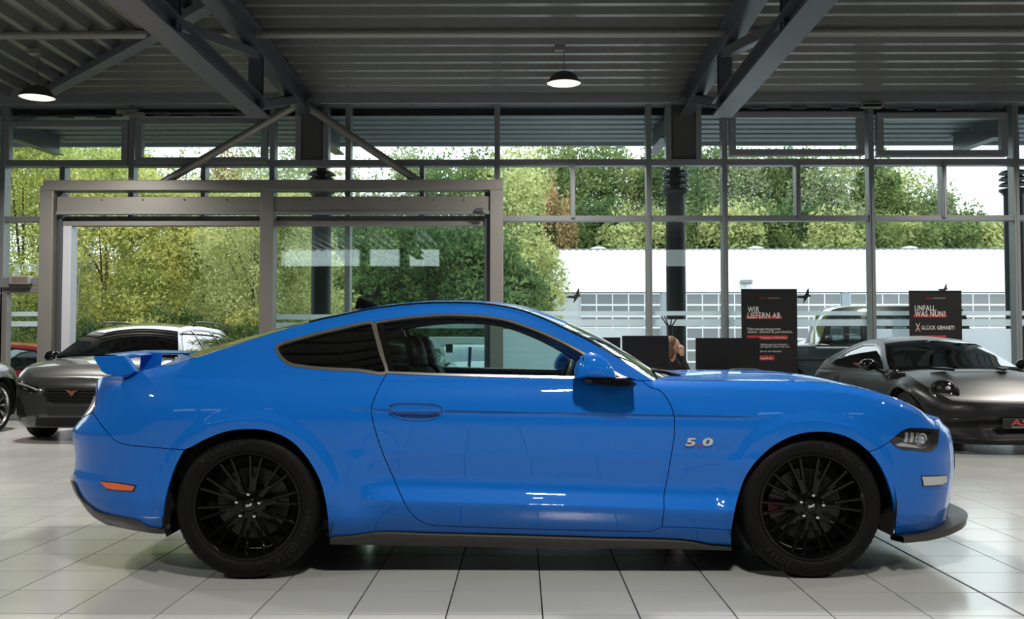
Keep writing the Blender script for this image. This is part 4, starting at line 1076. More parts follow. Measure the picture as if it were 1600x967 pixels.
    ring = join(top, nose, [(u_end, .735), (u_end, .15)], low_n[::-1], low_c[::-1], px(arch_f2[::-1], 5), px(head_line, 5), px(light_low, 4), fr_in)
    panel(B, 'front_bumper', ring, BLUE, root, gap=.0022, side=0, du=.02, dz=.0125)
    g = join([(u_end - .34, .50), (u_end - .33, .66), (u_end - .28, .695), (u_end, .70), (u_end, .47), (u_end - .30, .46)])
    panel(B, 'grille', g, PLA, root, off=.003, lip=.004, side=0)
    g = join([(u_end - .33, .22), (u_end - .32, .33), (u_end, .36), (u_end, .18)])
    panel(B, 'lower_intake', g, PLA, root, off=.003, lip=.004, side=0)
    ts = px([(1439.5, 744), (1478, 742.5), (1478, 753), (1471, 757), (1442, 759)], 50)
    for o in panel2(B, 'turn_signal', inset(ts, -.003), BLK, root, off=.002, lip=.004):
        sd = -1 if o.data.vertices[0].co.y < 0 else 1
        panel(B, 'lens', inset(ts, .002), mat('frosted_lamp', (.55, .57, .58), .22, .3), o, off=.006, lip=.005, side=sd)
    # splitter: solid lip following the plan of the nose
    def plan_lip(name, us, z0, z1, out0, out1, m, zfn=None):
        rows = []
        for u in us:
            zz = 0 if zfn is None else zfn(u); f = float(smoothstep(us[0] + .1, us[0] + .45, u)); o0 = out0 + .05 * f; o1 = out1 + .06 * f
            a = B.P(u, z0 + .04); n = B.N(u, z0 + .04); n[2] = 0; n /= np.linalg.norm(n)
            rows.append([a - n * .05 + (0, 0, z1 - a[2] + zz), a + n * o1 + (0, 0, z1 - a[2] + zz + .02 * f), a + n * o0 + (0, 0, z0 - a[2] + zz + .01 * f), a - n * .05 + (0, 0, z0 - a[2] + zz)])
        mb = MB(); rows = [r + [r[0]] for r in rows]
        rows = rows + [[p * (1, -1, 1) for p in r] for r in rows[::-1]]
        mb.grid(rows); return mb.build(name, m, root, smooth=30)
    ua = px([(1399, 838)], 1)[0][0]
    us = np.linspace(ua, u_end, 36)
    plan_lip('front_splitter', us, .156, .186, .050, .048, SKIRT, lambda u: .030 * smoothstep(ua + .12, ua + .50, u))
    # rear bumper, valance, tail panel
    um = B.umin
    r_edge = px([(145, 645), (137, 648), (131, 652)], 4); u2, z2 = r_edge[-1]
    top_n = [(u2 + (um - u2) * t, z2 + (.72 - z2) * t) for t in np.linspace(0, 1, 14)]
    v_top = px([(254, 826), (231, 822), (215, 813), (193, 808), (152.5, 797), (128, 775), (116, 750)], 5); uv, zv = v_top[-1]
    v_n = [(uv + (um - uv) * t, zv) for t in np.linspace(0, 1, 14)]
    ring = join(px(bump_r[::-1], 5), r_edge, top_n, [(um, .72), (um, zv)], v_n[::-1], v_top[::-1], px(arch_r_low[::-1], 5))
    panel(B, 'rear_bumper', ring, BLUE, root, gap=.0022, side=0, du=.02, dz=.0125)
    v_bot = px([(265, 829), (254, 831), (215, 826), (190, 821), (165, 815), (152.5, 811)], 5); ub, zb = v_bot[-1]
    vb_n = [(ub + (um - ub) * t, zb + .0 * t) for t in np.linspace(0, 1, 14)]
    ring = join(v_top, v_n, [(um, zv), (um, zb)], vb_n[::-1], v_bot[::-1], px([(265, 829), (264, 822), (254, 826)], 5))
    panel(B, 'rear_valance', ring, SKIRT, root, off=.012, lip=.03, side=0)
    tp_top = [(px([(153, 590.5)], 1)[0][0] + (um - px([(153, 590.5)], 1)[0][0]) * t, .955) for t in np.linspace(0, 1, 14)]
    ring = join(px(tail_edge[::-1], 4), tp_top, [(um, .955), (um, .72)], top_n[::-1], r_edge[::-1])
    panel(B, 'tail_panel', ring, BLK, root, gap=.002, side=0)
    ue = px([(149, 630)], 1)[0][0]
    tl0 = join(px([(151, 619), (149, 631), (144, 643), (133, 650.5)], 4), [(ue - .16, .745), (ue - .16, .86)], px([(146, 618), (151, 619)], 50))
    panel2(B, 'tail_lamp', tl0, mat('tail_lamp_clear', (.62, .50, .48), .12, coat=1), root, off=.004, lip=.01)
    for k in range(3):
        panel2(B, 'tail_lamp_bar', join([(ue - .20 - k * .08, .75), (ue - .20 - k * .08, .87), (ue - .25 - k * .08, .87), (ue - .25 - k * .08, .75)]), mat('tail_red', (.35, .01, .01), .15, coat=1), root, off=.004, lip=.01)
    rf = px([(157, 751.6), (185, 754.5), (212, 759), (208.7, 766.5), (188, 766), (168, 763)], 50)
    for o in panel2(B, 'side_reflector', inset(rf, -.003), BLK, root, off=.002, lip=.004):
        sd = -1 if o.data.vertices[0].co.y < 0 else 1
        panel(B, 'reflector_lens', inset(rf, .0015), mat('amber_reflector', (.75, .12, .015), .25, coat=.8), o, off=.006, lip=.005, side=sd)
    # side skirt blade
    st = [(516, 838), (550, 836), (592, 830.5), (680, 832.5), (810, 836), (940, 840), (1070, 844), (1114, 850.5), (1142, 852)]
    sb = [(1142, 857), (1070, 855), (940, 853.5), (842, 853), (680, 850), (560, 848), (516, 847)]
    panel2(B, 'side_skirt', join(px(st, 10), px(sb, 10)), SKIRT, root, off=.014, lip=.05)
    # --- sheets across the car
    E = np.array([B.P(*q) for q in rail_c])
    xs = E[:, 0]
    i_hdr = int(np.argmin(abs(xs - .17))); i_rg = int(np.argmin(abs(xs + .98)))
    dark_roof = BLUE
    GW = glass_mat('windscreen_glass', (.60, .68, .66), .06)
    cross_patch('windscreen', E[:i_hdr + 1] + (0.0, .006, 0), GW, root, [.012, .035, .05, .052], [.16, .12, .09, .06], off=-.004)
    cross_patch('roof', E[i_hdr:i_rg + 1] + (0, .004, 0), BLUE, root, [.052, .040, .038, .036], [.06, 0, 0, -.04])
    cross_patch('rear_window', E[i_rg:] + (0, .006, 0), glass_mat('rear_glass', (.06, .065, .065), .07), root, [.036, .03, .022, .02], [-.04, -.10, -.18, -.22], off=-.003)
    for s_ in (-1, 1):
        mb = MB(); mb.tube([(p[0], p[1] * -s_ + s_ * -.004, p[2] + .002) for p in E[i_hdr - 8:i_rg + 6]], .006, 6)
        mb.build('roof_moulding', BLK, root, smooth=60)
    hr = np.array([B.P(*q) for q in ridge] + [B.P(*q) for q in top + nose[:-1]])
    cross_patch('hood', hr, BLUE, root, [.022, .034, .036, .030, .018, .008], [.20, .05, 0, 0, 0, 0], power=2.4)
    dk = np.array([B.P(*q) for q in deck_c] + [B.P(*q) for q in tp_top[:-1]])
    cross_patch('decklid', dk, BLUE, root, [.02, .012, .006, .0], [-.22, -.03, 0, 0], power=3)
    mb = MB(); c0 = B.P(*rail_c[0])
    rows = [[(c0[0] + .20 * (1 - (y / .86) ** 2) - dx, y, .952 + .012 * (1 - (y / .86) ** 2) - dzz) for y in np.linspace(-.83, .83, 24)] for dx, dzz in ((-.06, -.002), (.06, .008), (.10, .06))]
    mb.grid(rows); mb.build('cowl_panel', PLA, root, smooth=50)
    for y0 in (-.62, .05):
        mb = MB(); mb.tube([(c0[0] + .17, y0, .965), (c0[0] + .10, y0 + .03, .985), (c0[0] + .06, y0 + .10, .990), (c0[0] + .01, y0 + .5, 1.000)], [.012, .011, .009, .006], 8)
        mb.build('wiper', PLA, root, smooth=50)
    # --- inner shell, wells, floor
    SH = mat('inner_black', (.006, .006, .006), .8)
    arc = lambda cx, r, a0, a1, n=24: [(cx + r * math.cos(a), WZ + r * math.sin(a)) for a in np.linspace(a0, a1, n)]
    base = join([(-2.0, .17), (-XW - .42, .17)], arc(-XW, .42, math.pi, 0), [(-XW + .42, .17), (XW - .42, .17)], arc(XW, .42, math.pi, 0), [(XW + .42, .17), (2.0, .17), (2.02, .70), (1.55, .88), (.6, .90), (-1.5, .92), (-2.0, .90)])
    panel2(B, 'inner_shell', base, SH, root, off=-.035, lip=0, du=.06, dz=.05)
    for sx in (-1, 1):
        for s_ in (-1, 1):
            mb = MB(); n = 30; rows = []
            for yy, r in ((-.905, .415), (-.60, .415), (-.58, .30), (-.58, .02)):
                rows.append([(sx * XW + r * math.cos(a), yy * -s_, WZ + r * math.sin(a)) for a in np.linspace(-.35, math.pi + .35, n)])
            mb.grid(rows); mb.build('wheel_liner', SH, root, smooth=40)
    mb = MB(); mb.box(-1.95, 2.0, -.60, .60, .24, .32); mb.box(-XW + .47, XW - .47, -.76, .76, .21, .28); mb.build('floor_pan', SH, root)
    # --- cabin
    DK = mat('cabin_black', (.010, .010, .011), .6); LEA = mat('black_leather', (.012, .012, .013), .42, bump=.15, bscale=300)
    mb = MB(); mb.box(.35, .75, -.76, .76, .60, .90); mb.build('dashboard', DK, root, bevel=.04, smooth=40)
    for s_ in (-1, 1):
        mb = MB(); mb.box(-.62, .45, s_ * .80 - .035, s_ * .80 + .035, .35, .925); mb.build('door_card', DK, root, bevel=.015)
    mb = MB(); mb.box(-1.9, -.95, -.72, .72, .45, .93); mb.box(-1.0, .4, -.14, .14, .3, .62); mb.build('rear_shelf', DK, root, bevel=.03)
    E2 = E[(E[:, 0] < .17) & (E[:, 0] > -1.5)]
    cross_patch('headliner', E2 + (0, .03, -.045), mat('headliner_grey', (.02, .02, .021), .9), root, [.03, .03, .03])
    def seat(y, x0=-.38):
        s_ = thing('seat'); s_.parent = root; s_.location = (x0, y, 0)
        mb = MB()
        mb.add(*loft_box([(.42, .26, .40, .52, 0), (.0, .27, .36, .50, 0), (-.12, .24, .36, .48, 0)])); mb.build('seat_cushion', LEA, s_, bevel=.03, smooth=60)
        mb = MB(); pr = []
        for z, xc, w, t in ((.45, -.02, .25, .16), (.60, -.08, .27, .15), (.75, -.13, .265, .13), (.90, -.18, .24, .11), (.985, -.21, .19, .09), (1.005, -.215, .15, .06)):
            pr.append([(xc - t / 2, -w, z), (xc + t / 2 + .03, -w, z), (xc + t / 2, -w * .6, z), (xc + t / 2, w * .6, z), (xc + t / 2 + .03, w, z), (xc - t / 2, w, z), (xc - t / 2, -w, z)])
        mb.grid(pr); mb.add(pr[-1][:6], [(0, 1, 2, 3, 4, 5)]); mb.build('seat_back', LEA, s_, smooth=50)
        mb = MB(); pr = []
        for z, xc, w, t in ((1.0, -.20, .11, .06), (1.02, -.205, .135, .09), (1.09, -.22, .14, .10), (1.15, -.235, .125, .09), (1.175, -.24, .09, .05)):
            pr.append([(xc + t * .5 * math.cos(a) , w * math.copysign(abs(math.sin(a)) ** .6, math.sin(a)), z) for a in np.linspace(0, 2 * math.pi, 21)])
        mb.grid(pr); mb.add(pr[-1][:20], [tuple(range(20))]); mb.build('headrest', LEA, s_, smooth=60)
    seat(-.37); seat(.37)
    mb = MB(); T = Matrix.Translation((.22, .37, .865)) @ Matrix.Rotation(math.radians(-68), 4, 'Y')
    ring_p = [(.175 * math.cos(a), .175 * math.sin(a), 0) for a in np.linspace(0, 2 * math.pi, 33)]
    mb.tube(ring_p, .016, 8, caps=False)
    for a in (0.1, math.pi - .1, -math.pi / 2): mb.bar((.02 * math.cos(a), .02 * math.sin(a), -.01), (.17 * math.cos(a), .17 * math.sin(a), 0), .03, .015)
    mb.lathe([(.001, .02), (.05, .015), (.06, -.02)], 20); mb.xf(T); mb.build('steering_wheel', LEA, root, smooth=50)
    mb = MB(); mb.box(-.015, .015, -.12, .12, -.03, .03); o = mb.build('inside_mirror', BLK, root, bevel=.012); o.location = (.17, .0, 1.19)
    # --- door mirror
    for s_ in (-1, 1):
        mi = thing('door_mirror'); mi.parent = root
        prof = [(898, 591), (899, 576), (904, 564), (912, 555), (923, 550), (937, 554), (950, 564), (958, 575), (963, 587), (963, 592)]
        o_, d_ = B.local_ray([p[0] for p in prof], [p[1] for p in prof])
        pts = o_ + d_ * (-1.0 - o_[1]); cen = pts.mean(0) - (0, 0, .02)
        rows = []
        for y, k, in ((-1.072, .0), (-1.070, .45), (-1.058, .78), (-1.035, .94), (-1.0, 1.0), (-.92, .99), (-.875, .93), (-.865, .8), (-.865, 0)):
            q = cen + (pts - cen) * k; q[:, 1] = y; q[:, 1] *= -s_
            rows.append([tuple(p) for p in q] + [tuple(q[0])])
        mb = MB(); mb.grid(rows); mb.build('mirror_cap', BLUE, mi, smooth=50)
        mb = MB(); r2 = []
        lo = [(.25, .964), (.256, .945), (.36, .928), (.475, .923), (.50, .938), (.46, .964)]
        for y, k in ((-1.06, .75), (-1.045, 1.0), (-.90, 1.0), (-.855, .8)):
            r2.append([(.38 + (x - .38) * k, y * -s_, .948 + (z - .948) * k) for x, z in lo + lo[:1]])
        mb.grid(r2); mb.add(r2[0][:6], [tuple(range(6))]); mb.build('mirror_foot', BLK, mi, smooth=50)
        mb = MB(); mb.box(.244, .249, min(s_ * .88, s_ * 1.05), max(s_ * .88, s_ * 1.05), .975, 1.07)
        mb.build('mirror_glass', CHR, mi)
    # --- door handle; scoop shade and rim highlight are painted as darker and lighter blue
    hp = px([(605, 640), (607, 633), (618, 629.5), (650, 629), (680, 631), (692, 636), (693, 643), (685, 650), (668, 655), (640, 655), (618, 650), (605, 640)], 4)[:-1]
    for d_, sd in ((dn, -1), (df, 1)):
        panel(B, 'handle_scoop', hp, mat('scoop_shade_blue', (.002, .055, .25), .5, coat=.6), d_, off=.001, lip=.003, side=sd)
        hg = px([(609, 637.5), (620, 634.5), (650, 634.5), (680, 636), (690, 639.5), (688, 644), (670, 645.5), (640, 645), (614, 643)], 50)
        panel(B, 'door_handle', hg, BLUE, d_, off=.016, lip=.016, side=sd, du=.012, dz=.008)
        panel(B, 'handle_rim', inset(hp, -.0025), mat('scoop_rim_lit_blue', (.012, .19, .66), .25, coat=1.0), d_, off=.0045, lip=.005, holes=[inset(hp, .0015)], side=sd)
    # --- badge
    bq = px([(1092, 691)], 1)[0]; bpos = B.P(*bq); bn = B.N(*bq)
    for s_ in (-1, 1):
        bg = thing('engine_badge'); bg.parent = root
        for i, (ch, dx) in enumerate((('5', -.043), ('.', .001), ('0', .038))):
            me = text_mesh(ch, .050 if ch != '.' else .06, .0025, .0016, shear=.12, sx=2.0 if ch != '.' else 1.3)
            me.transform(FACE_CAM)
            o = link('numeral' if ch != '.' else 'badge_dot', me, mat('badge_silver', (.62, .62, .60), .28, .35, coat=.6) if ch != '.' else mat('badge_red', (.45, .02, .02), .3), bg)
            o.location = (dx, 0, 0 if ch != '.' else 0)
        yy = bpos[1] - .004
        bg.location = (bpos[0], yy if s_ < 0 else -yy, bpos[2]); bg.rotation_euler = (0, 0, 0 if s_ < 0 else math.pi)
    # --- rear wing
    wg = thing('rear_wing'); wg.parent = root
    ep = [(146, 557), (193, 555), (200, 561), (213, 580), (206, 585), (190, 588), (168, 585), (159, 580)]
    o_, d_ = B.local_ray([p[0] for p in ep], [p[1] for p in ep]); P1 = o_ + d_ * (-.80 - o_[1])
    for s_ in (-1, 1):
        rows = []
        for y, k in ((-.812, .93), (-.806, 1.0), (-.765, 1.0), (-.755, .93)):
            cen = P1.mean(0); q = cen + (P1 - cen) * k; rows.append([(p[0], y * -s_, p[2]) for p in q] + [(q[0][0], y * -s_, q[0][2])])
        mb = MB(); mb.grid(rows); mb.add(rows[0][:8], [tuple(range(8))]); mb.add(rows[-1][:8], [tuple(range(8))[::-1]]); mb.build('wing_end_plate', BLUE, wg, smooth=35)
    x0, x1, zz = P1[0][0], P1[1][0], P1[0][2]
    rows = [[(x0 + (x1 - x0) * a, y, zz + .016 * b - .01 + .022 * (1 - (y / .78) ** 2)) for a, b in ((0, .2), (0, .8), (.3, 1.2), (.7, 1.1), (1, .2), (.97, -.2), (.6, -.5), (0, .2))] for y in np.linspace(-.78, .78, 25)]
    mb = MB(); mb.grid(rows); mb.build('wing_blade', BLUE, wg, smooth=50)
    for y in (-.36, .36):
        mb = MB(); mb.prism((x0 + .12, y, .97), (x0 + .13, y, zz + .02), [(-.012, -.05), (.012, -.05), (.014, .02), (0, .06), (-.014, .02)], up=(1, 0, 0)); mb.build('wing_pedestal', BLUE, wg, smooth=40)
    # --- roof aerial fin
    mb = MB(); rows = []
    for t, w in ((0, .028), (.3, .026), (.6, .018), (.85, .010), (1, .003)):
        xa, xb = -.99 + .0 * t, -.81 - .14 * t
        rows.append([(xa + .02 * t, 0, 1.335 + .065 * t), ((xa + xb) / 2, -w, 1.335 + .065 * t), (xb, 0, 1.335 + .065 * t), ((xa + xb) / 2, w, 1.335 + .065 * t), (xa + .02 * t, 0, 1.335 + .065 * t)])
    mb.grid(rows); mb.build('aerial_fin', BLK, root, smooth=60)
    # --- wheels
    RIM = mat('gloss_black_rim', (.003, .003, .003), .12, spec=.35); TY = mat('tyre_rubber', (.0035, .0035, .0035), .62, spec=.18, nrough=.12, nscale=30)
    kf = wheel_kit(RW_F, .250, .245, 'pairs10', RIM, TY, caliper=math.pi + .05, pony=True, rot=.03, lug=.17)
    kr = wheel_kit(RW_R, .252, .262, 'pairs10', RIM, TY, caliper=None, pony=True, rot=.157, lug=.28)
    LT = mat('sidewall_lettering', (.007, .007, .007), .5)
    for s_ in (-1, 1):
        wf = put_wheel(kf, root, XW, -s_ * -.808, RW_F - .002, far=s_ > 0); wr = put_wheel(kr, root, -XW, -s_ * -.80, RW_R - .002, far=s_ > 0)
        if s_ < 0:
            arc_text('MICHELIN', .298, 1.0, .034, -.1255, wf, LT, 'tyre_lettering'); arc_text('PILOT', .298, -2.2, .034, -.1255, wf, LT, 'tyre_lettering', top=False)
            arc_text('MICHELIN', .302, 2.0, .034, -.134, wr, LT, 'tyre_lettering'); arc_text('PILOT SPORT', .302, -.55, .034, -.134, wr, LT, 'tyre_lettering', top=False)
    return root
def loft_box(rows):
    """rows of (x, half width, z0, z1, _) -> closed loft along x"""
    v, f = [], []
    for x, w, z0, z1, _ in rows: v += [(x, -w, z0), (x, w, z0), (x, w, z1), (x, -w, z1)]
    for i in range(len(rows) - 1):
        for k in range(4): f.append((i * 4 + k, i * 4 + (k + 1) % 4, (i + 1) * 4 + (k + 1) % 4, (i + 1) * 4 + k))
    f += [(0, 1, 2, 3), tuple((len(rows) - 1) * 4 + k for k in (3, 2, 1, 0))]
    return v, f
build_coupe()
# ------------------------------------------------------------------ the other cars
def make_car(name, label, loc, rz, sp, paint, group=None):
    """sp: dims of one car. Returns (root, Body, helpers)"""
    xr, xf, Wm, zb = sp['xr'], sp['xf'], sp['W'], sp['zb']
    axf, axr, R = sp['axf'], sp['axr'], sp['R']
    prof = pchip(*sp.get('prof', ([.10, .18, .26, .36, .50, .62, .74, .86, .95, 1.0, 1.2], [.86, .92, .965, .985, .985, .995, 1.0, .985, .955, .93, .93])))
    G = sp['G']; ztc = [p for p in sp['tail']] + [(G[-1][0] - .001, G[-1][1] + .9), (G[0][0] + .001 - .02, G[0][1] + .9)] + [p for p in sp['hood']]
    zt = pchip([p[0] for p in ztc], [p[1] for p in ztc]); tum, tum2 = sp.get('tum', (.40, .45)); rl = sp.get('roll', .09); bul = sp.get('bulge', (.0, .0))
    ra = R + sp.get('gap', .045)
    def W(x, z):
        x = np.asarray(x, float); z = np.asarray(z, float) + 0 * x
        w = Wm * prof(np.minimum(z, zb) / zb)
        w = w + bul[0] * np.exp(-((x - axf) / .45) ** 2) * np.exp(-((z - .68) / .2) ** 2) + bul[1] * np.exp(-((x - axr) / .5) ** 2) * np.exp(-((z - .7) / .22) ** 2)
        for ax in (axf, axr):
            w = w + .012 * (1 - smoothstep(ra + .03, ra + .06, np.hypot(x - ax, z - R))) * smoothstep(.2, .35, z)
        t = np.maximum(z - zb, 0); w = w - tum * t - tum2 * t * t
        q = np.clip((z - (zt(x) - rl)) / (rl * 1.06), 0, .999)
        return np.maximum(w - rl * (1 - np.sqrt(1 - q * q)), .02)
    fxf = pchip(*sp['nose']) if 'nose' in sp else (lambda z: xf + 0 * np.asarray(z, float))
    fxr = pchip(*sp['rear']) if 'rear' in sp else (lambda z: xr + 0 * np.asarray(z, float))
    B = Body(W, sp['xsr'], fxr, sp['xsf'], fxf, pr=sp.get('pr', 2.8), pf=sp.get('pf', 2.6), Lr=.95, Lf=.95, loc=loc, rz=rz)
    root = thing(name, label, 'car', loc, rz, group)
    PLA = mat('black_plastic', (.006, .006, .0065), .5, spec=.22); BLK = mat('gloss_black', (.004, .004, .0045), .10, spec=.5)
    arc = lambda cx, a0, a1, n=16: [(cx + ra * math.cos(a), R + ra * math.sin(a)) for a in np.linspace(a0, a1, n)]
    zs = sp.get('sill', .20); zf = sp.get('chin', .17); a0 = math.asin(min(1, max(-1, (zs - R) / ra)))
    low = [(B.umin, zf + .08), (B.xsr - .3, zf + .06), (axr - ra * math.cos(a0), zs)] + arc(axr, math.pi - a0, a0) + [(axr + ra * math.cos(a0), zs), (axf - ra * math.cos(a0), zs)] + arc(axf, math.pi - a0, a0) + [(axf + ra * math.cos(a0), zs), (B.xsf + .45, zf), (B.umax, zf)]
    hood_x = np.linspace(G[0][0], sp['hood'][-1][0], 26); hz = zt(hood_x); hz[0] = G[0][1]
    hood = [(float(B.u_of(x, z)), float(z)) for x, z in zip(hood_x, hz)]
    zn = hood[-1][1]; nose = [(hood[-1][0] + (B.umax - hood[-1][0]) * t, zn - sp.get('ndrop', .02) * t) for t in np.linspace(.08, 1, 10)]
    tail_x = np.linspace(G[-1][0], sp['tail'][0][0], 16); tz = pchip([p[0] for p in sp['tail']] + [G[-1][0]], [p[1] for p in sp['tail']] + [G[-1][1]])(tail_x)
    tail = [(float(B.u_of(x, z)), float(z)) for x, z in zip(tail_x, tz)]
    rear = [(tail[-1][0] + (B.umin - tail[-1][0]) * t, tail[-1][1]) for t in np.linspace(.08, 1, 10)]
    gl = crom(G, .05); glu = [(float(B.u_of(x, z)), float(z)) for x, z in gl]
    ring = join(low, nose[::-1], hood[::-1], glu, tail[1:], rear)
    wins = [join(w) if not sp.get('smooth_win', True) else join(crom(list(w) + [w[0]], .05)[:-1]) for w in sp['wins']]
    res = sp.get('res', .05)
    for o in panel2(B, 'body_side', ring, paint, root, holes=wins, lip=.012, du=res, dz=res * .7): pass
    GT = glass_mat('car_tint', (.10, .12, .12), .08); GWS = glass_mat('car_screen', sp.get('screen', (.28, .32, .32)), .09)
    for w in wins:
        panel2(B, 'side_window', w, sp.get('winmat', GT), root, off=-.006, lip=0, du=res, dz=res)
        panel2(B, 'window_trim', inset(w, -.012), BLK, root, off=.002, lip=.006, holes=[inset(w, .012)], du=.2, dz=.2)
    E = np.array([B.P(u, z) for u, z in glu]); i1 = int(np.argmin([abs(p[0] - sp['hdr'][0]) + abs(p[1] - sp['hdr'][1]) for p in gl])); i2 = int(np.argmin([abs(p[0] - sp['rdr'][0]) + abs(p[1] - sp['rdr'][1]) for p in gl]))
    cr = sp.get('crown', .05)
    cross_patch('windscreen', E[:i1 + 1], GWS, root, [.015, cr * .8, cr], [sp.get('bow', .16), .1, .04])
    cross_patch('roof', E[i1:i2 + 1], sp.get('roofmat', paint), root, [cr, cr, cr, cr], [.04, 0, 0, -.03])
    cross_patch('rear_window', E[i2:], GT, root, [cr, cr * .8, .02], [-.03, -.08, -.10])
    cross_patch('hood', np.array([B.P(u, z) for u, z in hood + nose[:-1]]), paint, root, sp.get('hcrown', [.03, .05, .05, .04, .02, .0]), [sp.get('bow', .16), .03, 0, 0, 0], power=sp.get('hpow', 2.2))
    cross_patch('tailgate', np.array([B.P(u, z) for u, z in tail + rear[:-1]]), paint, root, [.02, .015, .0], [-.10, 0, 0], power=2.4)
    mb = MB(); mb.box(xr + .35, xf - .35, -Wm * .62, Wm * .62, .16, .34); mb.box(axr + ra + .05, axf - ra - .05, -Wm * .9, Wm * .9, zs - .01, .32); mb.build('underbody', mat('inner_black', (.006, .006, .006), .8), root)
    mb = MB(); mb.box(axf + .2, xf - .32, -Wm * .60, Wm * .60, .2, min(.66, zn - .06)); mb.build('engine_bay', mat('inner_black', (.006, .006, .006), .8), root)
    # cabin
    DK = mat('cabin_black', (.010, .010, .011), .6)
    zc = zb - .05; mb = MB(); mb.box(G[0][0] - .55, G[0][0] - .05, -Wm * .8, Wm * .8, .5, zc); mb.build('dashboard', DK, root, bevel=.04)
    for y in (-.36, .36):
        mb = MB(); mb.box(-.55, -.35, y - .22, y + .22, .4, zb + .02); mb.build('seat_back', DK, root, bevel=.05)
        mb = MB(); mb.box(-.56, -.44, y - .12, y + .12, zb + .05, zb + .22); mb.build('headrest', DK, root, bevel=.04)
    for ax in (axf, axr):
        for s_ in (-1, 1):
            mb = MB(); rows = []
            for yy, r in ((-Wm + .02, ra + .02), (-Wm + .34, ra + .02), (-Wm + .35, .02)):
                rows.append([(ax + r * math.cos(a), yy * -s_, R + r * math.sin(a)) for a in np.linspace(-.3, math.pi + .3, 22)])
            mb.grid(rows); mb.build('wheel_liner', mat('inner_black', (.006, .006, .006), .8), root, smooth=40)
    RIM = sp.get('rim', mat('grey_rim', (.25, .25, .26), .25, .9)); TY = mat('tyre_rubber', (.0035, .0035, .0035), .62, spec=.18, nrough=.12, nscale=30)
    kit = wheel_kit(R, sp.get('rimr', R - .105), sp.get('tw', .225), sp.get('style', 'double5'), RIM, TY)
    for ax in (axf, axr):
        for s_ in (-1, 1): put_wheel(kit, root, ax, s_ * (Wm - sp.get('tw', .225) / 2 - .025), R - .003, far=s_ > 0)
    for s_ in (-1, 1):
        mi = thing('door_mirror'); mi.parent = root; mx, mz = sp.get('mirror', (G[0][0] - .28, zb + .07))
        mb = MB(); mb.ball((mx, s_ * (Wm + .07), mz), (.075, .11, .075), 16, 10); mb.build('mirror_cap', sp.get('mirmat', BLK), mi, smooth=60)
        mb = MB(); mb.bar((mx + .02, s_ * (Wm + .02), mz - .04), (mx + .05, s_ * (Wm - .10), mz - .10), .05, .03); mb.build('mirror_foot', BLK, mi, bevel=.008)
    return root, B
def lerp_ring(B, pts): return [(B.umax + u if u <= 0 else u, z) for u, z in pts]

# ---- dark grey estate driving in through the gateway
GREY = mat('graphite_paint', (.030, .032, .033), .3, .2, coat=1.0)
est = dict(xr=-2.42, xf=2.22, W=.895, zb=.94, axf=1.345, axr=-1.345, R=.33, xsr=-1.7, xsf=1.45, pf=3.0, res=.035,
           nose=([.1, .2, .35, .5, .65, .75, .85], [2.14, 2.19, 2.22, 2.22, 2.20, 2.15, 2.05]), rear=([.2, .5, .8, 1.0, 1.4], [-2.36, -2.42, -2.42, -2.38, -2.2]),
           hood=[(.98, .985), (1.2, .965), (1.5, .93), (1.75, .885), (1.95, .825), (2.06, .775)], tail=[(-2.38, .98), (-2.34, 1.0)],
           G=[(.98, .985), (.75, 1.12), (.45, 1.29), (.22, 1.375), (-.2, 1.425), (-.7, 1.435), (-1.3, 1.42), (-1.85, 1.375), (-2.1, 1.25), (-2.28, 1.02)], hdr=(.22, 1.375), rdr=(-1.85, 1.375), crown=.045,
           wins=[[(.74, .985), (.45, 1.21), (.18, 1.335), (-.28, 1.375), (-.28, .985)], [(-.35, .985), (-.35, 1.378), (-.8, 1.385), (-1.12, 1.375), (-1.22, .995)], [(-1.28, 1.0), (-1.18, 1.37), (-1.7, 1.325), (-1.95, 1.13), (-1.9, 1.05)]], smooth_win=False,
           tum=(.42, .45), style='double5', screen=(.10, .12, .12), bulge=(.02, .02))
EX = float(at_z(118, 700, 0)[0]); c = at_y(116, 616, 11.8)
car, B = make_car('estate_car', 'dark graphite estate car with copper emblem, nose in the open gateway', (c[0], 13.97, 0), -math.pi / 2, est, GREY)
BLK = mat('gloss_black', (.004, .004, .0045), .10, spec=.5); PLA = mat('black_plastic', (.006, .006, .0065), .5, spec=.22)
U = B.umax
panel(B, 'grille', [(U - .075, .46), (U - .125, .50), (U - .160, .575), (U - .140, .635), (U, .645), (U, .455)], PLA, car, off=.006, lip=.01, side=0)
for k in range(4):
    panel(B, 'grille_bar', [(U - .115, .488 + k * .037), (U - .118, .494 + k * .037), (U, .494 + k * .037), (U, .488 + k * .037)], BLK, car, off=.014, lip=.010, side=0)
panel(B, 'plate_panel', [(U - .115, .315), (U - .115, .425), (U, .425), (U, .315)], mat('plate_black', (.015, .015, .015), .35), car, off=.012, lip=.01, side=0)
panel(B, 'lower_intake', [(U - .26, .19), (U - .22, .29), (U, .295), (U, .19)], PLA, car, off=.004, lip=.006, side=0)
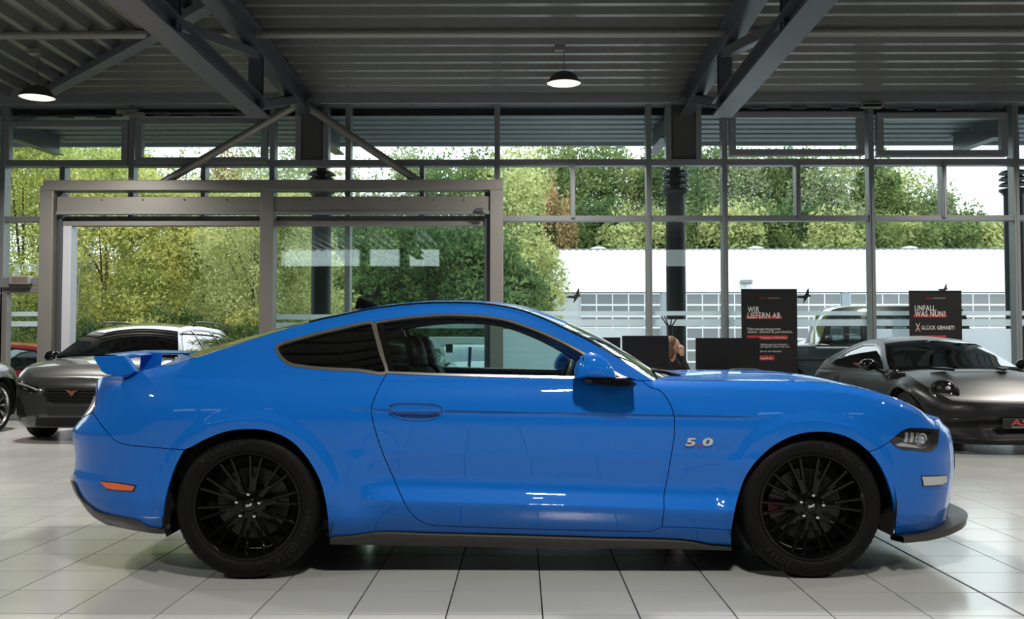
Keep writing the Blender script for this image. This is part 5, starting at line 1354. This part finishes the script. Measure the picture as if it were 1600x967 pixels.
for sd in (-1, 1):
    hl = [(U - .56, .715), (U - .40, .705), (U - .22, .655), (U - .165, .615), (U - .22, .585), (U - .36, .60), (U - .50, .64)]
    h = panel(B, 'headlamp', hl, BLK, car, off=.004, lip=.01, side=sd)
    panel(B, 'running_light', [(U - .54, .70), (U - .40, .692), (U - .24, .645), (U - .19, .617), (U - .22, .612), (U - .30, .645), (U - .42, .672), (U - .54, .682)], mat('lamp_reflector', (.72, .72, .7), .25, .7), h, off=.010, lip=.006, side=sd)
    panel(B, 'lamp_module', [(U - .40, .655), (U - .32, .635), (U - .32, .61), (U - .40, .62)], mat('lens_dark', (.1, .1, .11), .1, .5), h, off=.010, lip=.006, side=sd)
    panel(B, 'side_intake', [(U - .60, .30), (U - .62, .50), (U - .50, .53), (U - .40, .42), (U - .34, .30)], PLA, car, off=.005, lip=.006, side=sd)
    panel(B, 'bumper_blade', [(U - .60, .20), (U - .60, .235), (U - .40, .25), (U - .24, .32), (U - .20, .30), (U - .36, .215)], GREY, car, off=.016, lip=.016, side=sd)
    mb = MB(); mb.tube([(-.1, sd * .66, 1.425), (-.15, sd * .655, 1.475), (-.5, sd * .65, 1.492), (-1.2, sd * .65, 1.485), (-1.75, sd * .66, 1.43), (-1.8, sd * .66, 1.405)], .014, 8); mb.build('roof_rail', mat('rail_black', (.02, .02, .022), .3), car, smooth=60)
# copper tribal emblem on the grille
em = [(0, -.042), (.008, -.012), (.020, -.030), (.018, -.006), (.040, .012), (.062, .034), (.036, .026), (.018, .016), (.010, .026), (0, .006)]
out = em + [(-x, y) for x, y in em[-2:0:-1]]
pz = B.P(U, .585); mb = MB(); mb.poly([(pz[0] + .03, x * 1.25, .585 + y * 1.15) for x, y in out], (1, 0, 0), .012); mb.build('emblem', mat('copper', (.45, .20, .12), .3, .9), car)

# ---- satin black rear-engined coupe
SAT = mat('satin_black_paint', (.007, .007, .008), .36, .0, spec=.42)
rsp = dict(xr=-2.33, xf=2.22, W=.90, zb=.86, axf=1.228, axr=-1.228, R=.335, xsr=-1.5, xsf=1.40, pf=2.7, pr=2.6, res=.03, gap=.035, tw=.27,
           prof=([.10, .18, .26, .36, .50, .62, .74, .86, .95, 1.0, 1.2], [.90, .95, .975, .985, .985, .985, .985, .97, .94, .91, .91]),
           nose=([.1, .14, .2, .3, .42, .52, .6, .68, .75, .85], [2.20, 2.22, 2.20, 2.14, 2.20, 2.19, 2.13, 2.02, 1.90, 1.75]), rear=([.2, .5, .8, 1.0, 1.4], [-2.3, -2.33, -2.28, -2.2, -2.1]),
           hood=[(.72, .885), (.95, .865), (1.2, .832), (1.45, .778), (1.65, .712), (1.82, .642), (1.95, .578)], tail=[(-2.25, .84), (-2.0, .90), (-1.7, .98)],
           G=[(.72, .885), (.5, .99), (.25, 1.12), (.02, 1.225), (-.25, 1.275), (-.6, 1.275), (-.95, 1.22), (-1.35, 1.10), (-1.66, .985)], hdr=(.02, 1.225), rdr=(-.75, 1.26), crown=.05, bow=.24,
           wins=[[(.50, .905), (.26, 1.04), (.02, 1.16), (-.25, 1.215), (-.62, 1.215), (-.95, 1.14), (-1.2, 1.02), (-1.28, .955), (-1.1, .925), (-.5, .905)]], smooth_win=False,
           tum=(.46, .50), roll=.13, style='multi', rim=mat('satin_rim', (.02, .02, .02), .3, .5), screen=(.45, .50, .48), bulge=(.035, .055), hcrown=[.03, .035, .02, -.01, -.02, -.01], hpow=2.0, mirror=(.46, .955), chin=.11, sill=.17)
PX0, PYN = 5.16, 10.45
pc, B = make_car('rear_engined_coupe', 'satin black sports coupe with round headlamps parked before the glass wall', (PX0, PYN + 2.22, 0), -math.pi / 2 + .045, rsp, SAT)
pc.scale = (1, 1, .955)
U = B.umax
for sd in (-1, 1):
    # round headlamp standing on the fender crest
    hp_ = thing('headlamp'); hp_.parent = pc; hp_.location = (1.77, sd * .655, .672); hp_.rotation_euler = (0, -.62, sd * .16)
    mb = MB(); mb.lathe([(.150, -.16), (.156, .0), (.152, .018), (.142, .024), (.128, .016)], 36, 'x'); mb.build('lamp_ring', SAT, hp_, smooth=40)
    mb = MB(); mb.lathe([(.132, .016), (.10, .034), (.06, .044), (.001, .048)], 36, 'x'); mb.build('lamp_glass', glass_mat('lamp_glass', (.93, .95, .96), .07), hp_, smooth=60)
    mb = MB(); mb.lathe([(.001, -.03), (.132, -.02), (.132, .012)], 32, 'x'); mb.build('lamp_bowl', BLK, hp_, smooth=40)
    for a in (.8, 2.3, 3.9, 5.5):
        mb = MB(); mb.lathe([(.001, .018), (.02, .014), (.028, -.01)], 14, 'x', c=(0, .07 * math.cos(a), .07 * math.sin(a))); mb.build('led_lens', mat('frosted_lamp', (.55, .57, .58), .22, .3) if a < 1 else mat('lens_dark', (.1, .1, .11), .1, .5), hp_, smooth=50)
    # hood duct and fender louvres
    mb = MB(); mb.poly([(1.20, sd * .34, .925), (1.02, sd * .46, .935), (1.04, sd * .30, .937), (1.24, sd * .28, .922)][::1 if sd < 0 else -1], (0, 0, 1), .03); mb.build('hood_duct', PLA, pc)
    for k in range(4):
        xx = 1.05 - k * .055; p = B.P(xx, .845); p2 = B.P(xx - .05, .80)
        mb = MB(); mb.bar((p[0], sd * abs(p[1]) * 1.0, .862), (p2[0], sd * (abs(p2[1]) + .012), .80), .035, .02); mb.build('fender_louvre', PLA, pc)
    panel(B, 'corner_intake', [(U - .56, .20), (U - .54, .345), (U - .25, .355), (U - .25, .18)], PLA, pc, off=.004, lip=.01, side=sd)
    panel(B, 'indicator_strip', [(U - .56, .375), (U - .56, .395), (U - .26, .405), (U - .26, .385)], BLK, pc, off=.010, lip=.01, side=sd)
    panel(B, 'side_intake', [(-.70, .62), (-.76, .80), (-.88, .78), (-.86, .62)], PLA, pc, off=.004, lip=.006, side=sd)
    mb = MB(); mb.bar((-1.95, sd * .36, .90), (-1.98, sd * .36, 1.16), .02, .10, up=(1, 0, 0)); mb.build('wing_strut', SAT, pc)
panel(B, 'centre_intake', [(U - .20, .18), (U - .20, .27), (U, .275), (U, .18)], PLA, pc, off=.004, lip=.01, side=0)
panel(B, 'upper_vent', [(U - .30, .515), (U - .31, .535), (U, .555), (U, .53)], PLA, pc, off=.003, lip=.006, side=0)
mb = MB()
rows = [[B.P(u, .13) + (0, 0, dz_) + np.array((B.N(u, .16)[0], B.N(u, .16)[1], 0)) * o_ for o_, dz_ in ((-.05, .02), (.06, .01), (.06, -.015), (-.05, -.02), (-.05, .02))] for u in np.linspace(B.xsf + .2, U, 20)]
rows = rows + [[p * (1, -1, 1) for p in r] for r in rows[::-1]]
mb.grid(rows); mb.build('front_splitter', PLA, pc, smooth=30)
pn = B.P(U, .46); mb = MB(); mb.box(pn[0] + .01, pn[0] + .03, -.26, .26, .285, .40); mb.build('number_plate', mat('plate_black', (.015, .015, .015), .35), pc, bevel=.004)
me = text_mesh('ASG', .095, .002, .0012, sx=1.65, shear=.1); me.transform(Matrix.Rotation(math.pi / 2, 4, 'Z') @ FACE_CAM); link('plate_letters', me, mat('plate_red', (.42, .05, .05), .4), pc, (pn[0] + .032, -.03, .353))
for y_, w_ in ((-.10, .14), (.02, .02), (.07, .02), (.12, .02)):
    mb = MB(); mb.box(pn[0] + .030, pn[0] + .0325, y_ - w_ / 2, y_ + w_ / 2, .300, .311); mb.build('plate_dash', mat('plate_grey_print', (.2, .18, .17), .5), pc)
mb = MB(); mb.prism((-2.02, -.78, 1.17), (-2.02, .78, 1.17), [(-.14, 0), (.0, .02), (.14, .0), (.0, -.015)]); mb.build('rear_wing', SAT, pc)
# price sheet behind the windscreen
mb = MB(); mb.box(-.002, .002, -.11, .11, -.09, .09); o = mb.build('price_sheet', mat('paper', (.62, .66, .58), .7), pc); o.location = (.36, -.50, 1.00); o.rotation_euler = (0, -.75, 0)

# ---- simple outdoor cars
def hatch(**k):
    d = dict(xr=-2.0, xf=2.0, W=.87, zb=.92, axf=1.28, axr=-1.28, R=.31, xsr=-1.5, xsf=1.4, pf=3.0, res=.08, smooth_win=False,
             hood=[(.95, .95), (1.2, .93), (1.5, .89), (1.75, .82), (1.88, .75)], tail=[(-1.98, .95), (-1.94, .97)],
             G=[(.95, .95), (.6, 1.17), (.25, 1.35), (-.2, 1.40), (-.9, 1.39), (-1.5, 1.30), (-1.78, 1.12), (-1.9, .98)], hdr=(.25, 1.35), rdr=(-1.5, 1.30),
             wins=[[(.66, .96), (.22, 1.29), (-.25, 1.34), (-.25, .96)], [(-.33, .96), (-.33, 1.34), (-.9, 1.33), (-1.35, 1.24), (-1.6, 1.03), (-1.5, .97)]])
    d.update(k); return d
RED = mat('red_paint', (.42, .018, .022), .3, coat=1.0); WPT = mat('white_paint', (.75, .76, .77), .3, coat=1.0); SIL = mat('silver_paint', (.50, .54, .56), .28, .6, coat=1.0)
CLR = glass_mat('car_clear', (.62, .70, .70), .10)
c = at_y(52, 560, 18.3); make_car('hatchback', 'red hatchback parked outside behind the entrance door', (c[0] + .1, 18.3, -.22), 0.0, hatch(winmat=CLR), RED)
c = at_y(85, 560, 20.6); make_car('hatchback', 'white car partly hidden behind the red hatchback outside', (c[0] + .8, 20.9, -.22), 0.1, hatch(), WPT)
c = at_y(1150, 560, 26); make_car('hatchback', 'white car outside, seen between the banner and the dark off-roader', (c[0] + 2.0, 25.0, 0), math.pi + .3, hatch(), WPT)
c = at_y(662, 560, 20.5); make_car('hatchback', 'black car outside, visible only through the blue coupe\'s cabin', (c[0] - 1.7, 23.6, -.15), 2.6, hatch(), mat('black_paint', (.012, .013, .014), .25, coat=1.0))
c = at_y(752, 570, 18.6); make_car('hatchback', 'silver car outside, seen through the front of the blue coupe\'s side window', (c[0] + 1.3, 23.8, 0), -math.pi / 2 + .2, hatch(), SIL)
# winged track car
c = at_y(700, 575, 17.8)
wc, B2 = make_car('track_coupe', 'pale silver coupe with a tall rear wing outside, seen through the blue coupe', (c[0] + .1, 19.6, -.12), math.pi / 2 + .35, dict(rsp, res=.08, screen=(.3, .35, .35)), SIL)
mb = MB(); mb.prism((-2.05, -.80, 1.27), (-2.05, .80, 1.27), [(-.17, -.01), (.0, .03), (.17, .02), (.0, -.012)]); mb.build('rear_wing', WPT, wc)
for s_ in (-1, 1):
    mb = MB(); mb.bar((-1.98, s_ * .42, .86), (-2.05, s_ * .42, 1.27), .02, .12, up=(1, 0, 0)); mb.build('wing_strut', PLA, wc)
    mb = MB(); mb.box(-2.24, -1.86, s_ * .80 - .008, s_ * .80 + .008, 1.16, 1.31); mb.build('wing_end_plate', PLA, wc)
# off-roader
offr = dict(xr=-2.25, xf=2.2, W=.93, zb=1.18, axf=1.42, axr=-1.43, R=.40, xsr=-2.0, xsf=1.95, pf=5, pr=5, res=.08, smooth_win=False, gap=.06, tw=.27, sill=.42, chin=.45,
            prof=([.10, .18, .26, .36, .50, .62, .74, .86, .95, 1.0, 1.2], [.90, .95, .96, .965, .965, .965, .965, .965, .96, .95, .95]),
            hood=[(.72, 1.20), (1.0, 1.19), (1.5, 1.17), (2.0, 1.13), (2.14, 1.08)], tail=[(-2.22, 1.18), (-2.19, 1.20)],
            G=[(.72, 1.20), (.62, 1.45), (.50, 1.82), (.36, 1.90), (-.5, 1.93), (-1.6, 1.93), (-2.0, 1.88), (-2.1, 1.6), (-2.16, 1.22)], hdr=(.42, 1.88), rdr=(-2.0, 1.88), crown=.05, bow=.05,
            wins=[[(.56, 1.24), (.44, 1.76), (-.10, 1.78), (-.10, 1.24)], [(-.20, 1.24), (-.20, 1.78), (-.98, 1.78), (-.98, 1.24)], [(-1.08, 1.24), (-1.08, 1.78), (-1.85, 1.75), (-1.9, 1.24)]],
            tum=(.10, .06), roll=.06, hcrown=[.02, .03, .03, .02, 0], mirror=(.55, 1.30), winmat=glass_mat('offroad_glass', (.30, .36, .36), .12))
c = at_y(1292, 540, 19.8)
og, B3 = make_car('off_roader', 'boxy black off-roader with round lamps outside, behind the black sports coupe', (c[0] + .60, 20.4, 0), math.pi - .12, offr, mat('offroad_black', (.012, .013, .015), .2, coat=1.0))
for sd in (-1, 1):
    mb = MB(); mb.lathe([(.001, .06), (.07, .055), (.10, .02), (.10, -.02)], 24, 'x', c=(2.17, sd * .62, .93)); mb.build('headlamp', mat('lamp_reflector', (.72, .72, .7), .25, .7), og, smooth=50)
    mb = MB(); mb.box(1.75, 1.98, sd * .80 - .05, sd * .80 + .05, 1.13, 1.20); mb.build('indicator', mat('frosted_lamp', (.55, .57, .58), .22, .3), og, bevel=.03)
    mb = MB(); mb.box(-1.7, 1.9, sd * .905 - .02, sd * .905 + .02, .86, .91); mb.build('rub_strip', PLA, og, bevel=.008)
# ---- the car whose front wheel peeks in at the edge of the picture
c = at_z(-18, 676, 0)
make_car('saloon_car', 'dark car at the picture edge, only its silver-spoked front wheel and fender showing',
         (c[0] - .755, c[1] + .05 - 1.345, 0), math.pi / 2, dict(est, R=.345, rimr=.25, style='multi', rim=mat('silver_rim', (.50, .50, .51), .25, .9), res=.06), GREY)
# ------------------------------------------------------------------ desks, person, banners, bird stickers
BLKP = mat('satin_black', (.010, .010, .011), .42); DARKS = mat('screen_back_black', (.008, .008, .009), .30)
# long work desk
DY = 11.6
dz0 = .74
dx0, dx1 = FX(940, 560, DY), FX(1215, 560, DY)
desk = thing('office_desk', 'dark work desk behind the blue coupe carrying the black screens', 'desk', ((dx0 + dx1) / 2, DY + .1, 0))
w = (dx1 - dx0) / 2
mb = MB(); mb.box(-w, w, -.4, .4, dz0 - .03, dz0); mb.build('desk_top', mat('desk_grey', (.10, .10, .10), .4), desk, bevel=.004)
for sx in (-1, 1):
    for sy in (-1, 1): mb = MB(); mb.box(sx * (w - .06) - .03, sx * (w - .06) + .03, sy * .34 - .03, sy * .34 + .03, 0, dz0 - .03); mb.build('leg', BLKP, desk)
def monitor(a, b, ya, yb, Y, label, name='monitor', tilt=0.0):
    p, q = at_y(a, ya, Y), at_y(b, yb, Y); cx = (p[0] + q[0]) / 2; hw = (q[0] - p[0]) / 2
    t = thing(name, label, 'monitor', (cx, Y, dz0), rz=tilt, group='black screens on the desk'); z0, z1 = q[2] - dz0, p[2] - dz0
    mb = MB(); mb.box(-hw, hw, -.012, .022, z0, z1); mb.build('screen_housing', DARKS, t, bevel=.006)
    mb = MB(); mb.box(-hw + .012, hw - .012, .0225, .024, z0 + .012, z1 - .012); mb.build('display', mat('display_dark', (.02, .022, .025), .15), t)
    mb = MB(); mb.box(-.03, .03, .005, .03, .01, z0 + .12) ; mb.build('stand_neck', BLKP, t, bevel=.004)
    mb = MB(); mb.box(-.12, .12, -.08, .12, 0, .012); mb.build('stand_foot', BLKP, t, bevel=.004)
    return t
monitor(934, 969.5, 527, 578, DY, 'narrow-showing black screen back nearest the coupe\'s windscreen pillar'); monitor(972, 1045, 524.5, 575, DY, 'black screen back in front of the seated person')
m = monitor(1087, 1187, 528, 584, DY - .1, 'wide black screen back in front of the delivery banner')
# swivel chair back
cx = at_y(1163, 577, 10.7); ch = thing('office_chair', 'black office chair, its rounded back rim showing over the blue hood', 'chair', (cx[0], 10.7, 0))
hw = .185
mb = MB(); mb.tube([(-hw, 0, cx[2] - .30), (-hw, 0, cx[2] - .05), (-hw + .03, 0, cx[2] - .012), (-hw + .07, 0, cx[2]), (hw - .07, 0, cx[2]), (hw - .03, 0, cx[2] - .012), (hw, 0, cx[2] - .05), (hw, 0, cx[2] - .30)], .013, 10); mb.build('back_frame', mat('chair_frame_grey', (.06, .065, .075), .35), ch, smooth=50)
mb = MB(); mb.box(-hw + .01, hw - .01, -.006, .006, cx[2] - .36, cx[2] - .008); mb.build('back_mesh', BLKP, ch)
mb = MB(); mb.box(-.24, .24, -.48, .0, .43, .50); mb.build('seat', BLKP, ch, bevel=.03)
mb = MB(); mb.bar((0, -.02, .45), (0, .0, cx[2] - .3), .05, .03, up=(0, 1, 0)); mb.build('back_post', BLKP, ch)
mb = MB(); mb.tube([(0, -.24, .05), (0, -.24, .43)], .028, 12); mb.build('gas_column', BLKP, ch)
for k in range(5):
    a = k * 2 * math.pi / 5; mb = MB(); mb.bar((0, -.24, .09), (.28 * math.cos(a), -.24 + .28 * math.sin(a), .06), .04, .03); mb.build('base_arm', BLKP, ch)
    mb = MB(); mb.ball((.28 * math.cos(a), -.24 + .28 * math.sin(a), .03), .03, 10, 6); mb.build('caster', BLKP, ch)
# coat stand with splayed pegs
p = at_y(1047, 530, 13.2); t = thing('coat_stand', 'black coat stand with splayed pegs rising behind the seated person', 'coat stand', (p[0], 13.2, 0))
zt2 = at_y(1047, 508, 13.2)[2]
mb = MB(); mb.tube([(0, 0, .02), (0, 0, zt2)], .034, 14); mb.build('pole', BLKP, t, smooth=50)
for k in range(7):
    a = k * 2 * math.pi / 7 + .3; r = .115; mb = MB(); mb.tube([(0, 0, zt2 - .06), (r * .5 * math.cos(a), r * .5 * math.sin(a), zt2 + .03), (r * math.cos(a), r * math.sin(a), zt2 + .115)], [.012, .009, .007], 8); mb.build('peg', BLKP, t, smooth=50)
mb = MB(); mb.lathe([(.001, .03), (.05, .03), (.19, .015), (.19, 0), (.001, 0)], 28); mb.build('base', BLKP, t, smooth=40)
# ---- seated person behind the screens
def person():
    SKIN = mat('skin', (.50, .30, .22), .5); HAIR = mat('brown_hair', (.13, .075, .045), .6, noise=.4, nscale=40); DRS = mat('black_vest', (.012, .012, .013), .8); SHT = mat('pale_sleeve', (.55, .55, .55), .8)
    hc = at_y(1050, 541, 12.25)
    t = thing('person', 'person with brown hair in dark vest and pale sleeves, hand raised to cheek', 'person', (hc[0], 12.25, 0))
    z = hc[2]
    def skin_body(name, pts, edges, radii, m, sub=2):
        me = bpy.data.meshes.new(name); me.from_pydata(pts, edges, []); o = link(name, me, m, t)
        bm = bmesh.new(); bm.from_mesh(me); ly = bm.verts.layers.skin.verify(); bm.verts.ensure_lookup_table()
        for v, r in zip(bm.verts, radii): v[ly].radius = (r, r) if not hasattr(r, '__len__') else r
        bm.verts[0][ly].use_root = True; bm.to_mesh(me); bm.free()
        o.modifiers.new('skin', 'SKIN'); s_ = o.modifiers.new('sub', 'SUBSURF'); s_.levels = sub; s_.render_levels = sub
        return o
    zs = z - .24
    P = [(0, .10, .50), (0, .08, .66), (0, .06, .84), (0, .04, zs - .02), (0, .02, z - .14), (0, .0, z - .06),
         (-.17, .04, zs - .03), (-.27, -.04, zs - .22), (-.18, -.24, .80), (-.06, -.32, .79),
         (.17, .04, zs - .03), (.25, -.10, zs - .26), (.17, -.15, zs - .06), (.105, -.09, z - .11),
         (-.10, .08, .48), (-.12, -.34, .50), (-.12, -.34, .10), (.10, .08, .48), (.12, -.34, .50), (.12, -.34, .10)]
    E = [(0, 1), (1, 2), (2, 3), (3, 4), (4, 5), (3, 6), (6, 7), (7, 8), (8, 9), (3, 10), (10, 11), (11, 12), (12, 13), (0, 14), (14, 15), (15, 16), (0, 17), (17, 18), (18, 19)]
    R = [.13, .12, .13, .11, .05, .05, .06, .045, .035, .028, .06, .045, .035, .026, .09, .065, .04, .09, .065, .04]
    skin_body('body', P, E, R, DRS)
    skin_body('sleeve', [(.16, .04, zs - .04), (.25, -.10, zs - .26), (.155, -.18, zs - .08)], [(0, 1), (1, 2)], [.078, .068, .054], SHT)
    skin_body('sleeve', [(-.16, .04, zs - .04), (-.27, -.04, zs - .22), (-.18, -.24, .80)], [(0, 1), (1, 2)], [.068, .056, .044], SHT)
    # head: skull, jaw, nose, ears
    mb = MB(); mb.ball((0, -.01, z), (.072, .092, .108), 20, 14)
    for i, (x, y, q) in enumerate(mb.v):
        k = (q - z) / .108
        if k < 0 and y < 0: mb.v[i] = (x * (1 + .25 * k), y * (1 + .02 * k), q)
    mb.ball((0, -.104, z - .012), (.013, .022, .022), 8, 6); mb.ball((-.074, .0, z - .01), (.012, .02, .03), 8, 6); mb.ball((.074, .0, z - .01), (.012, .02, .03), 8, 6)
    RH = Matrix.Rotation(math.radians(72), 4, 'Z'); mb.xf(RH); mb.build('head', SKIN, t, smooth=70)
    mb = MB(); mb.tube([(0, .02, z - .20), (0, .005, z - .08)], [.052, .048], 14); mb.build('neck', SKIN, t, smooth=60)
    for s_ in (-1, 1):
        mb = MB(); mb.ball((s_ * .030, -.090, z + .008), (.012, .010, .008), 10, 6); mb.xf(RH); mb.build('eye', mat('eye_dark', (.03, .025, .02), .2), t, smooth=60)
    mb = MB(); mb.ball((0, -.092, z - .050), (.022, .012, .007), 10, 6); mb.xf(RH); mb.build('mouth', mat('lips', (.36, .12, .11), .5), t, smooth=60)
    mb = MB(); mb.ball((0, .02, z + .025), (.086, .100, .105), 20, 14); mb.ball((0, .075, z - .06), (.075, .05, .12), 14, 10); mb.ball((-.068, .02, z - .05), (.026, .055, .10), 12, 8); mb.ball((.068, .035, z - .04), (.024, .045, .09), 12, 8)
    mb.xf(RH); mb.build('hair', HAIR, t, smooth=70)
    # raised hand with curled fingers against the cheek
    h0 = np.array((.105, -.085, z - .075))
    mb = MB(); mb.tube([h0 - (0, .01, .045), h0, h0 + (-.004, .01, .035)], [.022, .034, .030], 12); mb.build('hand', SKIN, t, smooth=60)
    for k, (dx, l) in enumerate(((-.024, .055), (-.008, .062), (.009, .058), (.024, .046))):
        b = h0 + (dx, .005, .03); mb = MB(); mb.tube([b, b + (0, -.012, l * .45), b + (-.004, .002, l * .8), b + (-.01, .02, l)], [.0095, .009, .0085, .006], 8); mb.build('finger', SKIN, t, smooth=60)
    mb = MB(); mb.tube([h0 + (-.03, 0, -.01), h0 + (-.045, -.005, .015), h0 + (-.05, .0, .04)], [.011, .010, .007], 8); mb.build('thumb', SKIN, t, smooth=60)
    mb = MB(); mb.tube([(-.06, -.32, .79), (-.03, -.37, .775)], [.026, .032], 10); mb.build('hand', SKIN, t, smooth=60)
    for k in range(4):
        b = np.array((-.055 + k * .018, -.385, .775)); mb = MB(); mb.tube([b, b + (.005, -.03, .004), b + (.006, -.055, -.008)], [.009, .0085, .006], 8); mb.build('finger', SKIN, t, smooth=60)
    # her chair
    c = thing('desk_chair', 'black swivel chair under the person at the desk', 'chair', (hc[0], 12.35, 0))
    mb = MB(); mb.box(-.24, .24, -.30, .22, .36, .42); mb.build('seat', BLKP, c, bevel=.02)
    mb = MB(); mb.box(-.2, .2, .22, .26, .42, .82); mb.build('backrest', BLKP, c, bevel=.02)
    mb = MB(); mb.tube([(0, 0, .02), (0, 0, .36)], .03, 10); mb.build('gas_column', BLKP, c)
    for k in range(5):
        a = k * 2 * math.pi / 5; mb = MB(); mb.bar((0, 0, .06), (.28 * math.cos(a), .28 * math.sin(a), .03), .04, .05); mb.build('base_arm', BLKP, c)
person()
# ---- roll-up banners
BAN = mat('banner_black', (.009, .009, .010), .38); BW = mat('banner_grey_print', (.50, .49, .47), .6); BR = mat('banner_red_print', (.36, .02, .02), .6)
def banner(a, b, ya, Y, label, lines, name='roll_up_banner'):
    p, q = at_y(a, ya, Y), at_y(b, ya, Y); w = q[0] - p[0]; zt_ = p[2]
    t = thing(name, label, 'banner', ((p[0] + q[0]) / 2, Y, 0), group='roll-up banners')
    mb = MB(); mb.box(-w / 2, w / 2, -.003, .003, .08, zt_ - .012); mb.build('banner_sheet', BAN, t)
    mb = MB(); mb.box(-w / 2, w / 2, -.010, .010, zt_ - .018, zt_); mb.build('top_rail', mat('rail_dark', (.05, .05, .05), .3, .8), t)
    mb = MB(); mb.box(-w / 2 - .02, w / 2 + .02, -.07, .07, 0, .09); mb.build('cassette', mat('cassette_silver', (.4, .4, .41), .35, .8), t, bevel=.02)
    mb = MB(); mb.tube([(0, .04, .09), (0, .02, zt_)], .01, 8); mb.build('support_pole', mat('rail_dark', (.05, .05, .05), .3, .8), t)
    def loc(px_, py_): r = at_y(px_, py_, Y); return r[0] - (p[0] + q[0]) / 2, r[2]
    for kind, *arg in lines:
        if kind in ('bar', 'dim'):
            x0, y0, x1, y1 = arg; a_, b_ = loc(x0, y0), loc(x1, y1); mb = MB(); mb.box(a_[0], b_[0], -.0050, -.003, b_[1], a_[1]); mb.build('print_bar', BR if kind == 'bar' else mat('banner_dim_print', (.10, .10, .10), .6), t)
        else:
            s, x0, x1, y0, h, m, bold = arg
            me = text_mesh(s, 1.0, .0, bold * .016, align='LEFT', space=1 + bold * .10); xs_ = [v.co.x for v in me.vertices]; zs_ = [v.co.y for v in me.vertices]
            a_, b_ = loc(x0, y0), loc(x1, y0); cap = h * Y / FPX
            sx = (b_[0] - a_[0]) / (max(xs_) - min(xs_)); ref = text_mesh('H', 1.0); hh = max(v.co.y for v in ref.vertices) - min(v.co.y for v in ref.vertices); hc_ = (max(v.co.y for v in ref.vertices) + min(v.co.y for v in ref.vertices)) / 2; bpy.data.meshes.remove(ref)
            sy = cap / hh
            me.transform(FACE_CAM @ Matrix.Diagonal((sx, sy, 1, 1)) @ Matrix.Translation((-min(xs_), -hc_, 0)))
            link('printed_text', me, m, t, (a_[0], -.0062, a_[1]))
    return t
BY = 15.05
banner(1158, 1245, 451.5, BY, 'black roll-up banner reading WIR LIEFERN AB. standing left of the dark off-roader',
       [('bar', 1166, 493, 1221, 498), ('text', 'WIR', 1168, 1186.5, 483.5, 8.6, BW, 1), ('text', 'LIEFERN AB.', 1168, 1221, 492.8, 8.6, BW, 1), ('text', 'ASG', 1185.5, 1196, 465.8, 2.6, BR, 0), ('dim', 1199, 464.8, 1219, 466.8),
        ('text', 'Fahrzeugtransporte:', 1168, 1220, 513.8, 3.9, BW, .6), ('text', 'sicher, schnell & persönlich.', 1168, 1238.5, 518.3, 3.9, BW, .6), ('bar', 1167, 524, 1231, 530.5), ('text', 'Transporte im DACH-Raum', 1188, 1229, 527.2, 3.0, BW, .4),
        ('text', 'Abholungen bei Ankäufen', 1188, 1230, 538, 2.8, BW, .2), ('text', 'auf eigener Achse oder auf', 1188, 1233, 541.4, 2.8, BW, .2), ('text', 'bis vor die Haustüre', 1188, 1221, 548.6, 2.8, BW, .2), ('bar', 1187, 555.5, 1210, 562.5), ('text', 'logistik.de', 1188, 1206, 559.4, 3.0, BW, .4)])
banner(1420, 1502, 454, BY + .2, 'black roll-up banner reading UNFALL. WAS NUN? behind the black sports coupe',
       [('bar', 1427, 491.5, 1479, 495.5), ('text', 'UNFALL.', 1429, 1463, 481.3, 8.0, BW, 1), ('text', 'WAS NUN?', 1429, 1477, 490.3, 8.0, BW, 1), ('text', 'ASG', 1446, 1455, 466, 2.2, BR, 0), ('dim', 1457, 464.8, 1477, 466.8),
        ('text', 'X', 1430, 1438, 511.4, 13, mat('banner_rose_print', (.55, .33, .28), .6), 0), ('text', 'GLÜCK GEHABT!', 1439.5, 1491, 511.8, 5.8, BW, .8), ('bar', 1425, 524, 1478, 527)])
# ---- black bird stickers on the panes
bird = [(-.30, -.02), (-.16, .03), (-.02, .02), (.05, .06), (.10, .18), (.17, .30), (.185, .31), (.20, .18), (.19, .06), (.24, .04), (.29, .005), (.22, -.01), (.15, -.03), (.10, -.10), (.02, -.20), (-.04, -.24), (.0, -.12), (-.02, -.07), (-.15, -.06), (-.27, -.05)]
for px_, py_, s_, lab in ((583, 462, .95, 'flying bird sticker over the roof aerial of the blue coupe'), (677, 462, .7, 'flying bird sticker just over the blue roof'), (897, 463, .80, 'flying bird sticker in front of the white hall gable'), (1256, 463, .80, 'flying bird sticker touching the edge of the delivery banner'), (1474, 452, .55, 'flying bird sticker peeking over the accident banner')):
    p = at_y(px_, py_, FY); mb = MB(); mb.poly([(x * s_ * .52, 0, z * s_ * .55) for x, z in bird], (0, -1, 0), .001)
    tag(mb.build('bird_sticker', mat('sticker_black', (.006, .006, .006), .7), None, loc=(p[0], FY + .004, p[2])), 'black ' + lab, 'sticker', 'bird stickers on the glass')
